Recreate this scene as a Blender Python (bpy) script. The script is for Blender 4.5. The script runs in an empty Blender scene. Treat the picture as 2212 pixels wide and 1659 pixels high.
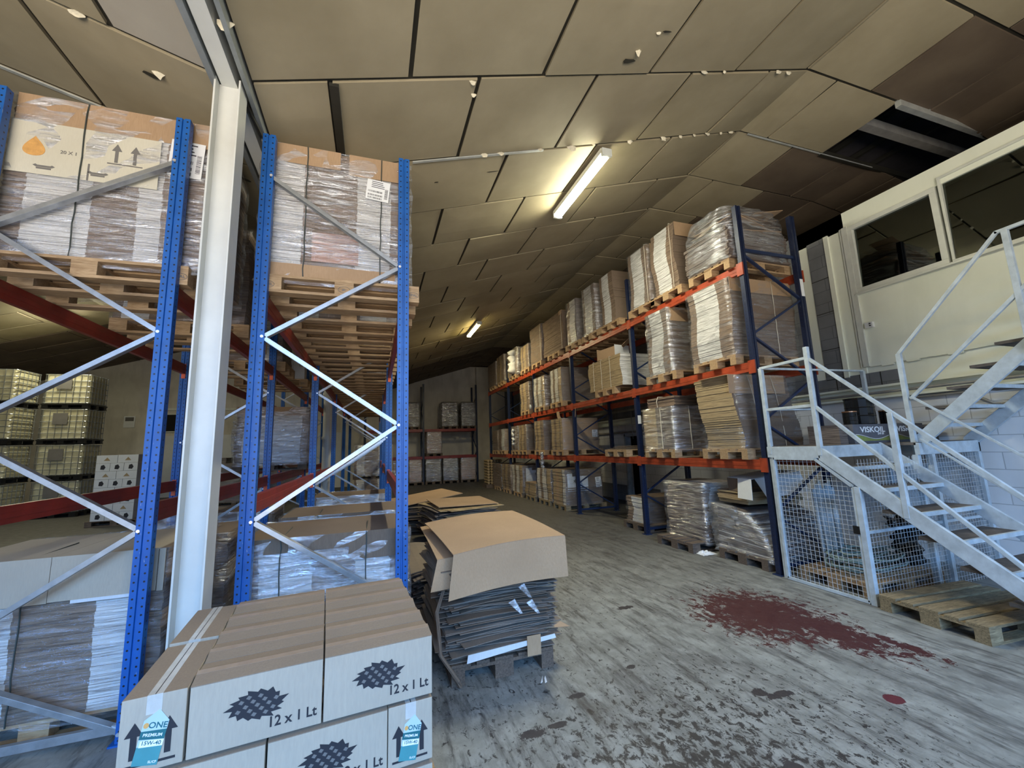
import bpy, math, random
from mathutils import Vector, Matrix, Euler
R = math.radians
C = bpy.context.scene.collection
S = bpy.context.scene

# ------------------------------------------------------------------ camera
F_PX, YAW, PITCH, ROLL, CAMH = 888.4, 0.325653, 0.150789, -0.034375, 1.7
cy, sy = math.cos(YAW), math.sin(YAW)
fw = Vector((sy*math.cos(PITCH), cy*math.cos(PITCH), math.sin(PITCH)))
r0 = Vector((cy, -sy, 0)); u0 = r0.cross(fw)
rr = r0*math.cos(ROLL) + u0*math.sin(ROLL); uu = -r0*math.sin(ROLL) + u0*math.cos(ROLL)
cam = bpy.data.cameras.new('camera'); camo = bpy.data.objects.new('camera', cam); C.objects.link(camo)
cam.sensor_width = 36; cam.lens = F_PX/2212*36; cam.clip_start = .05; cam.clip_end = 200
camo.matrix_world = Matrix(((rr.x, uu.x, -fw.x, 0), (rr.y, uu.y, -fw.y, 0), (rr.z, uu.z, -fw.z, CAMH), (0, 0, 0, 1)))
S.camera = camo
# ------------------------------------------------------------------ world, light, exposure
w = bpy.data.worlds.new('world'); S.world = w; w.use_nodes = True
w.node_tree.nodes['Background'].inputs[0].default_value = (.55, .72, 1, 1)
w.node_tree.nodes['Background'].inputs[1].default_value = .6
S.view_settings.view_transform = 'Standard'; S.view_settings.look = 'None'
S.view_settings.exposure = 0.0; S.view_settings.gamma = 1.0; S.view_settings.use_curve_mapping = False

def area(name, loc, target, sx, sz, power, col):
    l = bpy.data.lights.new(name, 'AREA'); l.shape = 'RECTANGLE'; l.size = sx; l.size_y = sz
    l.energy = power; l.color = col
    o = bpy.data.objects.new(name, l); C.objects.link(o); o.location = loc
    o.rotation_euler = (Vector(target) - Vector(loc)).to_track_quat('-Z', 'Y').to_euler()
    return o
# daylight entering the open loading door behind the camera: sky from above, sunlit yard from below
area('door_skylight', (-.5, -9.5, 7.2), (-.2, 6, -.6), 13, 6.0, 6200, (.22, .50, 1.0))
area('yard_bounce', (-2.2, -6.0, .3), (-2.0, -3.9, 5.0), 7.5, 4.0, 1600, (1.0, .88, .72)).data.spread = R(128)

# ------------------------------------------------------------------ node helpers
class NT:
    def __init__(s, name):
        s.m = bpy.data.materials.new(name); s.m.use_nodes = True
        s.t = s.m.node_tree; s.n = s.t.nodes; s.b = s.n['Principled BSDF']; s.out = s.n['Material Output']
    def new(s, typ, **k):
        n = s.n.new(typ)
        for a, v in k.items(): setattr(n, a, v)
        return n
    def lk(s, a, b): s.t.links.new(a, b)
    def coord(s, kind='Object', scale=(1, 1, 1), loc=(0, 0, 0), rot=(0, 0, 0)):
        c = s.new('ShaderNodeTexCoord'); m = s.new('ShaderNodeMapping')
        m.inputs['Scale'].default_value = scale; m.inputs['Location'].default_value = loc; m.inputs['Rotation'].default_value = rot
        s.lk(c.outputs[kind], m.inputs[0]); return m.outputs[0]
    def world(s, scale=(1, 1, 1), rot=(0, 0, 0), loc=(0, 0, 0)):
        g = s.new('ShaderNodeNewGeometry'); m = s.new('ShaderNodeMapping')
        m.inputs['Scale'].default_value = scale; m.inputs['Rotation'].default_value = rot; m.inputs['Location'].default_value = loc
        s.lk(g.outputs['Position'], m.inputs[0]); return m.outputs[0]
    def noise(s, vec, scale=5, detail=4, rough=.5, dist=0):
        n = s.new('ShaderNodeTexNoise'); s.lk(vec, n.inputs['Vector'])
        n.inputs['Scale'].default_value = scale; n.inputs['Detail'].default_value = detail
        n.inputs['Roughness'].default_value = rough; n.inputs['Distortion'].default_value = dist
        return n.outputs['Fac']
    def ramp(s, fac, stops):
        r = s.new('ShaderNodeValToRGB'); e = r.color_ramp.elements
        while len(e) < len(stops): e.new(.5)
        for i, (p, c) in enumerate(stops):
            e[i].position = p; e[i].color = (c[0], c[1], c[2], 1) if hasattr(c, '__len__') else (c, c, c, 1)
        s.lk(fac, r.inputs[0]); return r.outputs[0]
    def mix(s, fac, a, b, mode='MIX'):
        m = s.new('ShaderNodeMix', data_type='RGBA', blend_type=mode)
        for i, v in ((0, fac), (6, a), (7, b)):
            if hasattr(v, 'links'): s.lk(v, m.inputs[i])
            elif hasattr(v, '__len__'): m.inputs[i].default_value = (v[0], v[1], v[2], 1)
            else: m.inputs[i].default_value = v
        return m.outputs[2]
    def math(s, op, a, b=0, c=0):
        m = s.new('ShaderNodeMath', operation=op)
        for i, v in enumerate((a, b, c)):
            if hasattr(v, 'links'): s.lk(v, m.inputs[i])
            else: m.inputs[i].default_value = v
        return m.outputs[0]
    def base(s, v):
        if hasattr(v, 'links'): s.lk(v, s.b.inputs['Base Color'])
        else: s.b.inputs['Base Color'].default_value = (v[0], v[1], v[2], 1)
    def bump(s, h, st=.3, d=.01):
        b = s.new('ShaderNodeBump'); b.inputs['Strength'].default_value = st; b.inputs['Distance'].default_value = d
        s.lk(h, b.inputs['Height']); s.lk(b.outputs[0], s.b.inputs['Normal'])
    def rough(s, v, metal=0):
        if hasattr(v, 'links'): s.lk(v, s.b.inputs['Roughness'])
        else: s.b.inputs['Roughness'].default_value = v
        s.b.inputs['Metallic'].default_value = metal

def sc(c, k): return tuple(min(1, x*k) for x in c)
def plain(name, col, rough=.6, metal=0, var=.18, scale=6, bump=.1):
    t = NT(name); v = t.coord(); n = t.noise(v, scale, 5, .6)
    t.base(t.ramp(n, [(.3, sc(col, 1-var)), (.7, sc(col, 1+var))])); t.rough(rough, metal)
    if bump: t.bump(n, bump, .004)
    return t.m

M = {}
M['blue'] = None
def rackpaint(name, col, holes):
    t = NT(name); v = t.coord(); n = t.noise(v, 7, 5, .6)
    scr = t.noise(t.coord(scale=(8, 8, 1.2)), 9, 3, .6)
    c = t.ramp(n, [(.3, sc(col, .82)), (.75, sc(col, 1.15))])
    c = t.mix(t.ramp(scr, [(.7, 0), (.76, 1)]), c, (.35, .38, .42))
    if holes:
        s = t.new('ShaderNodeSeparateXYZ'); tc = t.new('ShaderNodeTexCoord'); t.lk(tc.outputs['Object'], s.inputs[0])
        s2 = t.new('ShaderNodeSeparateXYZ'); t.lk(tc.outputs['Normal'], s2.inputs[0])
        fz = t.math('ABSOLUTE', t.math('SUBTRACT', t.math('FRACT', t.math('MULTIPLY', s.outputs[2], 1/.05)), .5))
        fz = t.math('MULTIPLY', fz, .05)
        ax = t.math('ABSOLUTE', t.math('SUBTRACT', t.math('ABSOLUTE', s.outputs[0]), .027))
        ay = t.math('ABSOLUTE', s.outputs[1])
        def dist(a): return t.math('LESS_THAN', t.math('SQRT', t.math('ADD', t.math('MULTIPLY', a, a), t.math('MULTIPLY', fz, fz))), .0062)
        hf = t.math('MULTIPLY', dist(ax), t.math('GREATER_THAN', t.math('ABSOLUTE', s2.outputs[1]), .7))
        hs = t.math('MULTIPLY', dist(ay), t.math('GREATER_THAN', t.math('ABSOLUTE', s2.outputs[0]), .7))
        c = t.mix(t.math('MAXIMUM', hf, hs), c, (.004, .005, .01))
    t.base(c); t.rough(.42); t.bump(n, .08, .003); return t.m
M['blue'] = rackpaint('blue_rack_paint', (.008, .10, .38), True)
M['navy'] = rackpaint('navy_rack_paint', (.008, .016, .050), True)
M['navyp'] = rackpaint('navy_brace_paint', (.010, .024, .075), False)
M['red'] = plain('red_beam_paint', (.23, .022, .014), .4, 0, .25, 5)
M['orange'] = plain('orange_beam_paint', (.32, .05, .018), .42, 0, .3, 6)
M['clip'] = plain('orange_connector_paint', (.75, .13, .05), .4)
M['galv'] = plain('galvanised_steel', (.42, .44, .46), .36, .75, .15, 14, .05)
M['bolt'] = plain('zinc_bolt', (.8, .82, .85), .3, .8, .05)

def wood(name, a, b):
    t = NT(name); n = t.noise(t.coord(scale=(1.5, 9, 9)), 6, 6, .65, .6)
    n2 = t.noise(t.coord(), 3, 3)
    oi = t.new('ShaderNodeObjectInfo')
    c = t.ramp(n, [(.3, a), (.7, b)])
    c = t.mix(t.ramp(n2, [(.35, .35), (.7, 0)]), c, sc(a, .5))
    t.base(c); t.rough(.8); t.bump(n, .3, .004); return t.m
M['wood'] = wood('pallet_pine', (.29, .175, .085), (.56, .385, .215))
M['woodd'] = wood('weathered_pallet_wood', (.07, .05, .038), (.20, .145, .105))
M['woody'] = wood('old_yellow_pallet_wood', (.13, .095, .05), (.42, .32, .18))

def card(name, a, b, rough=.85, sx=(14, 14, 2)):
    t = NT(name); n = t.noise(t.coord(scale=sx), 9, 5, .6); n2 = t.noise(t.coord(), 2.2, 3)
    c = t.mix(n2, t.ramp(n, [(.3, a), (.7, b)]), sc(a, .8), 'MIX')
    t.base(c); t.rough(rough); t.bump(n, .06, .002); return t.m
def edges(name, a, b, gap):
    """side of a stack of flattened cartons: thin horizontal board edges"""
    t = NT(name); n = t.noise(t.coord(scale=(3.5, 3.5, 130)), 1.0, 5, .75, .25)
    n2 = t.noise(t.coord(scale=(2, 2, 6)), 3, 3)
    c = t.ramp(n, [(.38, gap), (.46, a), (.60, b)])
    c = t.mix(t.math('MULTIPLY', n2, .5), c, a)
    t.base(c); t.rough(.85); t.bump(n, .5, .006); return t.m
M['kraft'] = card('kraft_cardboard', (.40, .26, .15), (.50, .34, .205))
M['kraftd'] = card('dusty_kraft', (.165, .118, .085), (.235, .17, .122))
M['wasted'] = card('grey_waste_board', (.19, .155, .128), (.30, .245, .20))
M['carton'] = card('beige_carton', (.44, .38, .30), (.52, .45, .355))
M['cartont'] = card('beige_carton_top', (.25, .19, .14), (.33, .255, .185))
M['cream'] = card('cream_printed_board', (.62, .58, .47), (.70, .66, .54))
M['edge'] = edges('brown_board_edges', (.155, .108, .075), (.29, .205, .145), (.05, .034, .024))
M['edged'] = edges('dark_board_edges', (.11, .085, .072), (.22, .175, .15), (.03, .024, .02))
M['edgew'] = edges('white_board_edges', (.50, .49, .47), (.80, .79, .77), (.13, .10, .08))
M['edgey'] = edges('tan_board_edges', (.30, .22, .12), (.48, .36, .20), (.12, .08, .045))
M['edgep'] = edges('pinkish_printed_edges', (.36, .21, .16), (.60, .38, .31), (.15, .08, .06))
M['whiteb'] = card('white_printed_board', (.66, .68, .70), (.76, .78, .80))
M['ink'] = plain('black_print', (.018, .018, .024), .7, 0, .1, 5, 0)
M['inkg'] = plain('grey_print', (.16, .15, .14), .7, 0, .1, 5, 0)
M['paper'] = plain('white_label_paper', (.80, .81, .82), .6, 0, .04, 5, 0)
M['tape'] = plain('clear_packing_tape', (.52, .50, .46), .22, 0, .1, 20, .2)
M['tapeb'] = plain('brown_packing_tape', (.33, .24, .17), .25, 0, .1, 20, .2)
M['ocher'] = plain('ochre_print', (.62, .33, .10), .7, 0, .15, 30, 0)
M['cord'] = plain('cream_cord', (.62, .56, .45), .8, 0, .1, 5, 0)
M['band'] = plain('dark_strap', (.045, .055, .05), .5, 0, .1, 5, 0)
M['teal'] = plain('teal_label', (.015, .13, .15), .35, 0, .1, 12, 0)
M['tealb'] = plain('pale_blue_label', (.45, .58, .62), .35, 0, .05, 12, 0)
M['teall'] = plain('light_teal_label', (.06, .26, .28), .35, 0, .1, 12, 0)

def wrap(name, base, streak, scl=(2.0, 2.0, 16), tint=(.93, .95, 1)):
    t = NT(name); t.n.remove(t.b)
    v = t.coord(scale=scl); n = t.noise(v, 1.6, 6, .62, .9); f = t.noise(t.coord(scale=(scl[0]*.5, scl[1]*.5, scl[2]*.35)), 1.2, 3, .5, .5)
    tr = t.new('ShaderNodeBsdfTransparent'); gl = t.new('ShaderNodeBsdfGlossy'); df = t.new('ShaderNodeBsdfDiffuse')
    gl.inputs['Roughness'].default_value = .16; gl.inputs['Color'].default_value = (*tint, 1)
    df.inputs['Color'].default_value = (.75, .78, .84, 1)
    bp = t.new('ShaderNodeBump'); bp.inputs['Strength'].default_value = .9; bp.inputs['Distance'].default_value = .03
    t.lk(n, bp.inputs['Height']); t.lk(bp.outputs[0], gl.inputs['Normal'])
    a = t.new('ShaderNodeMixShader'); a.inputs[0].default_value = .25; t.lk(gl.outputs[0], a.inputs[1]); t.lk(df.outputs[0], a.inputs[2])
    m = t.new('ShaderNodeMixShader')
    fac = t.math('MULTIPLY', t.ramp(n, [(.44, base), (.60, streak)]), t.ramp(f, [(.3, .45), (.62, 1)]))
    t.lk(fac, m.inputs[0]); t.lk(tr.outputs[0], m.inputs[1]); t.lk(a.outputs[0], m.inputs[2])
    t.lk(m.outputs[0], t.out.inputs[0]); return t.m
M['wrap'] = wrap('stretch_wrap_film', .16, .74)
M['wrapl'] = wrap('light_stretch_wrap_film', .07, .34)
M['wraph'] = wrap('heavy_stretch_wrap_film', .30, .85, (3, 3, 14))
M['bag'] = wrap('crumpled_clear_film', .25, .8, (9, 9, 9))

def panelmat(name, a, b):
    t = NT(name); v = t.world(); n = t.noise(v, 1.1, 5, .6); n2 = t.noise(v, 60, 2, .5); n3 = t.noise(v, .45, 3)
    c = t.ramp(n, [(.3, a), (.7, b)]); c = t.mix(t.ramp(n3, [(.55, 0), (.75, .4)]), c, sc(a, .6))
    t.base(c); t.rough(.75); t.bump(n2, .12, .003); return t.m
M['panel'] = panelmat('ceiling_lining_panel', (.27, .225, .14), (.36, .305, .20))
M['panelb'] = panelmat('dark_brown_ceiling_panel', (.095, .066, .045), (.16, .12, .08))  # darker brown tone for the far right panels and the farthest rows
M['panelw'] = panelmat('paler_ceiling_panel', (.36, .32, .26), (.44, .40, .33))
M['seam'] = plain('dark_ceiling_joint', (.022, .020, .014), .6)
M['rail'] = plain('aluminium_rail', (.55, .57, .55), .4, .4)
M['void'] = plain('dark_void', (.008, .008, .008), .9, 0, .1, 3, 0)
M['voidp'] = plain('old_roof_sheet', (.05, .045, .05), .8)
M['foam'] = plain('torn_foam', (.62, .56, .42), .9, 0, .2, 30)

def wall(name, a, b, blocks=False, dirt=.35):
    t = NT(name); v = t.world(); n = t.noise(v, 1.3, 6, .6); n2 = t.noise(t.world(scale=(1, 1, .25)), 3, 4)
    c = t.ramp(n, [(.3, a), (.7, b)]); c = t.mix(t.ramp(n2, [(.5, 0), (.72, dirt)]), c, sc(a, .5))
    if blocks:
        g = t.new('ShaderNodeNewGeometry'); s = t.new('ShaderNodeSeparateXYZ'); t.lk(g.outputs['Position'], s.inputs[0])
        cb = t.new('ShaderNodeCombineXYZ'); t.lk(t.math('ADD', s.outputs[1], s.outputs[0]), cb.inputs[0]); t.lk(s.outputs[2], cb.inputs[1])
        br = t.new('ShaderNodeTexBrick'); t.lk(cb.outputs[0], br.inputs['Vector'])
        br.inputs['Scale'].default_value = 1; br.inputs['Brick Width'].default_value = .41; br.inputs['Row Height'].default_value = .205
        br.inputs['Mortar Size'].default_value = .006; br.inputs['Mortar Smooth'].default_value = .4
        br.inputs['Color1'].default_value = (1, 1, 1, 1); br.inputs['Color2'].default_value = (.93, .93, .93, 1); br.inputs['Mortar'].default_value = (.62, .62, .62, 1)
        c = t.mix(1.0, c, br.outputs['Color'], 'MULTIPLY')
        t.bump(br.outputs['Color'], .4, .01)
    else: t.bump(n, .15, .01)
    t.base(c); t.rough(.8); return t.m
M['wallb'] = wall('white_painted_blockwork', (.74, .76, .78), (.84, .85, .86), True, .18)
M['wallc'] = wall('cream_office_wall', (.80, .82, .68), (.88, .89, .76), False, .12)
M['wallback'] = wall('grimy_render', (.56, .52, .45), (.70, .66, .58))
M['wallg'] = wall('grey_blockwork', (.16, .165, .17), (.23, .235, .24), True, .3)
M['trimw'] = plain('white_gloss_trim', (.66, .67, .60), .4, 0, .08)
M['col'] = plain('white_column_paint', (.60, .60, .56), .42, 0, .07, 3)
M['flangeg'] = plain('grey_gutter_steel', (.26, .28, .28), .4, .3)
M['stair'] = plain('pale_blue_grey_steel_paint', (.46, .52, .56), .5, 0, .2, 9)
M['mesh'] = plain('white_wire_mesh', (.46, .48, .50), .5, 0, .1, 9, 0)
M['tread'] = plain('dirty_timber_tread', (.10, .085, .075), .85, 0, .5, 9, .4)
M['black'] = plain('black_plastic', (.012, .012, .012), .35, 0, .1, 5)
M['blackg'] = plain('black_gloss_can', (.008, .008, .008), .12, 0, .1, 5, 0)
M['copper'] = plain('copper_can_lid', (.55, .28, .15), .25, .8)
M['hose'] = plain('pale_green_hose', (.22, .30, .28), .4)
M['white'] = plain('white_plastic', (.75, .75, .74), .4, 0, .05)
M['steel'] = plain('mezzanine_steel', (.30, .29, .27), .55, .2)
M['lampcase'] = plain('lamp_housing', (.62, .63, .58), .4, 0, .05)
def ibcmat():
    t = NT('ibc_translucent_plastic'); n = t.noise(t.coord(), 2, 4)
    t.base(t.ramp(n, [(.3, (.50, .46, .30)), (.7, (.66, .62, .42))])); t.rough(.4)
    t.b.inputs['Subsurface Weight'].default_value = .0; return t.m
M['ibc'] = ibcmat()
def emit(name, col, st):
    t = NT(name); t.base(col); t.b.inputs['Emission Color'].default_value = (*col, 1); t.b.inputs['Emission Strength'].default_value = st; return t.m
M['tube1'] = emit('lit_tube_diffuser', (1.0, .97, .72), 110)
M['tube2'] = emit('yellow_lit_tube_diffuser', (1.0, .80, .32), 40)
def glass():
    t = NT('dark_window_glass'); t.n.remove(t.b)
    tr = t.new('ShaderNodeBsdfTransparent'); tr.inputs[0].default_value = (.35, .38, .36, 1)
    gl = t.new('ShaderNodeBsdfGlossy'); gl.inputs['Roughness'].default_value = .02; gl.inputs['Color'].default_value = (.8, .85, .8, 1)
    fr = t.new('ShaderNodeFresnel'); fr.inputs[0].default_value = 1.7
    m = t.new('ShaderNodeMixShader'); t.lk(t.math('ADD', fr.outputs[0], .05), m.inputs[0]); t.lk(tr.outputs[0], m.inputs[1]); t.lk(gl.outputs[0], m.inputs[2])
    t.lk(m.outputs[0], t.out.inputs[0]); return t.m
M['glass'] = glass()

def floormat():
    t = NT('stained_concrete_floor')
    p = t.world(); n1 = t.noise(p, .55, 6, .6); n2 = t.noise(p, 7, 6, .7)
    c = t.ramp(n1, [(.3, (.235, .238, .222)), (.7, (.34, .345, .32))])
    c = t.mix(t.ramp(n2, [(.42, .42), (.62, 0)]), c, (.10, .105, .095))
    # fork-lift scratches running up the aisle
    st = t.noise(t.world(scale=(1, .16, 1), rot=(0, 0, R(24))), 11, 5, .7)
    c = t.mix(t.ramp(st, [(.52, 0), (.66, .85)]), c, (.05, .046, .044))
    n4 = t.noise(t.world(scale=(1, .55, 1), rot=(0, 0, R(15))), 2.6, 7, .72, .8); c = t.mix(t.ramp(n4, [(.47, 0), (.64, .42)]), c, (.075, .072, .068))
    st2 = t.noise(t.world(scale=(1, .2, 1), rot=(0, 0, R(-30))), 6, 5, .7)
    c = t.mix(t.ramp(st2, [(.53, 0), (.67, .75)]), c, (.05, .045, .045))
    # oil spots, dense near the pallets on the left
    sp = t.noise(t.world(scale=(1, .7, 1)), 21, 6, .74, .5)
    g = t.new('ShaderNodeNewGeometry'); s = t.new('ShaderNodeSeparateXYZ'); t.lk(g.outputs['Position'], s.inputs[0])
    X, Y = s.outputs[0], s.outputs[1]
    def blob(x, y, rx, ry, k=1.0):
        a = t.math('DIVIDE', t.math('SUBTRACT', X, x), rx); b = t.math('DIVIDE', t.math('SUBTRACT', Y, y), ry)
        return t.math('MULTIPLY', t.math('SUBTRACT', 1.0, t.math('SQRT', t.math('ADD', t.math('MULTIPLY', a, a), t.math('MULTIPLY', b, b)))), k)
    dens = t.math('MAXIMUM', blob(1.7, 2.0, 1.7, 1.3, 1.5), t.math('MAXIMUM', blob(.8, 6.5, 2.2, 5.0), blob(3.0, 12.0, 5, 7)))
    c = t.mix(t.ramp(t.math('ADD', sp, t.math('MULTIPLY', t.math('MAXIMUM', dens, -.6), .10)), [(.60, 0), (.66, .95)]), c, (.018, .015, .016))
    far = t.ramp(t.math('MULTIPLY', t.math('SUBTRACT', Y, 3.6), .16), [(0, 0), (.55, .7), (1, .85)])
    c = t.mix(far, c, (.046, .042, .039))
    wn = t.noise(t.world(scale=(1, .75, 1), rot=(0, 0, R(20)), loc=(3.1, 0, 0)), 12.5, 9, .80, .5)
    def spot(c, lst, col, amp=1.7, base=.62):
        f = None
        for q in lst:
            b = blob(*q); f = b if f is None else t.math('MAXIMUM', f, b)
        f = t.math('ADD', f, t.math('MULTIPLY', t.math('SUBTRACT', wn, .5), amp))
        return t.mix(t.ramp(f, [(base-.53, 0), (base-.47, 1)]), c, col)
    c = spot(c, [(3.62, 3.35, .62, .66), (3.85, 2.85, .28, .55), (4.08, 2.45, .09, .28, .7)], (.055, .012, .013), 4.2)
    c = spot(c, [(.92, 2.58, .09, .05), (1.1, 2.6, .07, .03), (2.6, 2.33, .13, .04), (2.5, 2.40, .05, .05), (1.35, 2.82, .08, .035), (2.51, 4.0, .09, .05), (1.9, 3.0, .05, .03), (2.1, 1.8, .05, .12)], (.030, .025, .028), 2.6)
    c = spot(c, [(3.22, 2.03, .07, .06)], (.09, .012, .02), .9)
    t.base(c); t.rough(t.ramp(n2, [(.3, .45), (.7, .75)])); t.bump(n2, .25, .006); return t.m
M['floor'] = floormat()

# ------------------------------------------------------------------ mesh helpers
class MB:
    def __init__(s): s.v = []; s.f = []; s.m = []
    def quad(s, a, b, c, d, m=0):
        i = len(s.v); s.v += [a, b, c, d]; s.f.append((i, i+1, i+2, i+3)); s.m.append(m); return s
    def hexa(s, p, m=0):
        i = len(s.v); s.v += [tuple(q) for q in p]
        for k, f in enumerate(((0, 3, 2, 1), (4, 5, 6, 7), (0, 1, 5, 4), (1, 2, 6, 5), (2, 3, 7, 6), (3, 0, 4, 7))):
            s.f.append(tuple(i+x for x in f)); s.m.append(m[k] if isinstance(m, (list, tuple)) else m)
        return s
    def box(s, x0, x1, y0, y1, z0, z1, m=0):
        return s.hexa([(x0, y0, z0), (x1, y0, z0), (x1, y1, z0), (x0, y1, z0), (x0, y0, z1), (x1, y0, z1), (x1, y1, z1), (x0, y1, z1)], m)
    def bar(s, a, b, w, h, m=0, up=(0, 0, 1), ext=0):
        a, b, up = Vector(a), Vector(b), Vector(up); d = (b-a).normalized(); a = a-d*ext; b = b+d*ext
        sx = d.cross(up)
        if sx.length < 1e-4: sx = d.cross(Vector((0, 1, 0)))
        sx.normalize(); su = sx.cross(d)
        P = [q + sx*i*w/2 + su*j*h/2 for q in (a, b) for i, j in ((-1, -1), (1, -1), (1, 1), (-1, 1))]
        return s.hexa(P, m)
    def cbar(s, a, b, w, h, t=.004, m=0, up=(0, 0, 1)):
        """open C channel: web plus two flanges"""
        a, b, up = Vector(a), Vector(b), Vector(up); d = (b-a).normalized(); sx = d.cross(up).normalized(); su = sx.cross(d)
        s.bar(a+sx*w/2, b+sx*w/2, t, h, m, up)
        for k in (-1, 1): s.bar(a+su*k*(h/2), b+su*k*(h/2), w, t, m, up)
        return s
    def tube(s, pts, r, n=8, m=0, closed=False):
        pts = [Vector(p) for p in pts]; base = len(s.v); N = len(pts)
        for k, p in enumerate(pts):
            d = ((pts[(k+1) % N] if closed else pts[min(k+1, N-1)]) - (pts[k-1] if closed else pts[max(k-1, 0)])).normalized()
            a = d.cross(Vector((0, 0, 1)))
            if a.length < .05: a = d.cross(Vector((1, 0, 0)))
            a.normalize(); b = a.cross(d); rad = r[k] if isinstance(r, (list, tuple)) else r
            for j in range(n):
                t = 2*math.pi*j/n; s.v.append(tuple(p + a*math.cos(t)*rad + b*math.sin(t)*rad))
        for k in range(N if closed else N-1):
            for j in range(n):
                q = (k+1) % N; s.f.append((base+k*n+j, base+k*n+(j+1) % n, base+q*n+(j+1) % n, base+q*n+j)); s.m.append(m)
        if not closed:
            s.f.append(tuple(base+j for j in reversed(range(n)))); s.m.append(m)
            s.f.append(tuple(base+(N-1)*n+j for j in range(n))); s.m.append(m)
        return s
    def lathe(s, prof, n=20, c=(0, 0, 0), m=0):
        base = len(s.v)
        for r, z in prof:
            for j in range(n):
                t = 2*math.pi*j/n; s.v.append((c[0]+r*math.cos(t), c[1]+r*math.sin(t), c[2]+z))
        for k in range(len(prof)-1):
            for j in range(n):
                s.f.append((base+k*n+j, base+k*n+(j+1) % n, base+(k+1)*n+(j+1) % n, base+(k+1)*n+j)); s.m.append(m)
        s.f.append(tuple(base+(len(prof)-1)*n+j for j in range(n))); s.m.append(m)
        return s
    def prism(s, poly, z0, z1, m=0, T=None):
        """polygon in xy extruded in z, T maps (x,y,z) to 3-D"""
        T = T or (lambda x, y, z: (x, y, z)); b = len(s.v); n = len(poly)
        s.v += [T(x, y, z0) for x, y in poly] + [T(x, y, z1) for x, y in poly]
        s.f.append(tuple(b+i for i in reversed(range(n)))); s.m.append(m)
        s.f.append(tuple(b+n+i for i in range(n))); s.m.append(m)
        for i in range(n):
            j = (i+1) % n; s.f.append((b+i, b+j, b+n+j, b+n+i)); s.m.append(m)
        return s
    def mesh(s, name, mats):
        me = bpy.data.meshes.new(name); me.from_pydata([tuple(v) for v in s.v], [], s.f)
        for q in (mats if isinstance(mats, (list, tuple)) else [mats]): me.materials.append(M[q])
        me.polygons.foreach_set('material_index', s.m); me.update(); return me
    def build(s, name, mats, parent=None, loc=(0, 0, 0), rot=(0, 0, 0), smooth=False, bevel=0):
        o = bpy.data.objects.new(name, s.mesh(name, mats)); C.objects.link(o); o.location = loc; o.rotation_euler = rot
        if parent: o.parent = parent
        if smooth: o.data.shade_smooth()
        if bevel:
            b = o.modifiers.new('bevel', 'BEVEL'); b.width = bevel; b.segments = 2; b.limit_method = 'ANGLE'
        return o
def empty(name, loc=(0, 0, 0), rz=0, label=None, cat=None, group=None):
    o = bpy.data.objects.new(name, None); C.objects.link(o); o.location = loc; o.rotation_euler = (0, 0, rz); o.empty_display_size = .1
    if label: tag(o, label, cat, group)
    return o
BAD = []
def tag(o, label, cat, group=None, kind=None):
    if not 4 <= len(label.replace(',', ' ').split()) <= 16: print('LONG', len(label.split()), label)
    o['label'] = label; o['category'] = cat
    if group: o['group'] = group
    if kind: o['kind'] = kind
    return o
def struct(o): o['kind'] = 'structure'; return o
def copy_tree(o, parent=None):
    c = o.copy(); C.objects.link(c)
    if parent: c.parent = parent
    for ch in list(o.children): copy_tree(ch, c)
    return c
_dg = None
def text(s, size, mat, parent, loc, rot, name='lettering', ext=.0006, align='CENTER', sx=1.0):
    cu = bpy.data.curves.new('t', 'FONT'); cu.body = s; cu.size = size; cu.extrude = ext; cu.offset = size*.018; cu.align_x = align; cu.align_y = 'CENTER'
    cu.resolution_u = 3
    to = bpy.data.objects.new('t', cu); C.objects.link(to); bpy.context.view_layer.update()
    me = bpy.data.meshes.new_from_object(to.evaluated_get(bpy.context.evaluated_depsgraph_get()))
    bpy.data.objects.remove(to); bpy.data.curves.remove(cu)
    me.materials.clear(); me.materials.append(M[mat]); me.name = name
    o = bpy.data.objects.new(name, me); C.objects.link(o); o.location = loc; o.rotation_euler = rot; o.scale = (sx, 1, 1); o.parent = parent
    return o
FY = (R(90), 0, 0)            # lettering on a face that looks towards -Y
FX = (R(90), 0, R(-90))       # lettering on a face that looks towards -X
ORD = ['nearest', 'second', 'third', 'fourth', 'fifth', 'sixth', 'seventh', 'eighth', 'ninth', 'tenth', 'eleventh', 'twelfth', 'thirteenth', 'fourteenth', 'fifteenth', 'sixteenth']
rnd = random.Random(7)

# ------------------------------------------------------------------ shell
XW = 7.15; YB = 22.6; RX, RZ = 5.14, 6.27; VX, VZ = -1.0, 4.36; LX, LZ = -8.4, 6.64
struct(MB().quad((-17, -4, 0), (12, -4, 0), (12, 24, 0), (-17, 24, 0)).build('floor', 'floor'))
# gable end wall, following both roof pitches
prof = [(-16.5, 0), (12, 0), (12, 5.7), (8.9, 6.2), (RX, RZ+.05), (VX, VZ+.05), (LX, LZ+.05), (-16.5, 4.2)]
T = lambda x, y, z: (x, z, y)
struct(MB().prism(prof, YB, YB+.3, 0, T).build('wall_back', 'wallback'))
struct(MB().box(12, 12.2, -4, YB, 0, 6.4).build('wall_outer', 'wallg'))
struct(MB().box(-16.7, -16.5, -4, YB, 0, 5).build('wall_left', 'wallback'))
# front wall with the open loading door behind the camera
fwm = MB(); fwm.box(-16.5, -7, -4, -3.8, 0, 7.6); fwm.box(4.8, 12, -4, -3.8, 0, 7.6); fwm.box(-7, 4.8, -4, -3.8, 4.2, 7.6)
struct(fwm.build('wall_front', 'wallback'))

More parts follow.
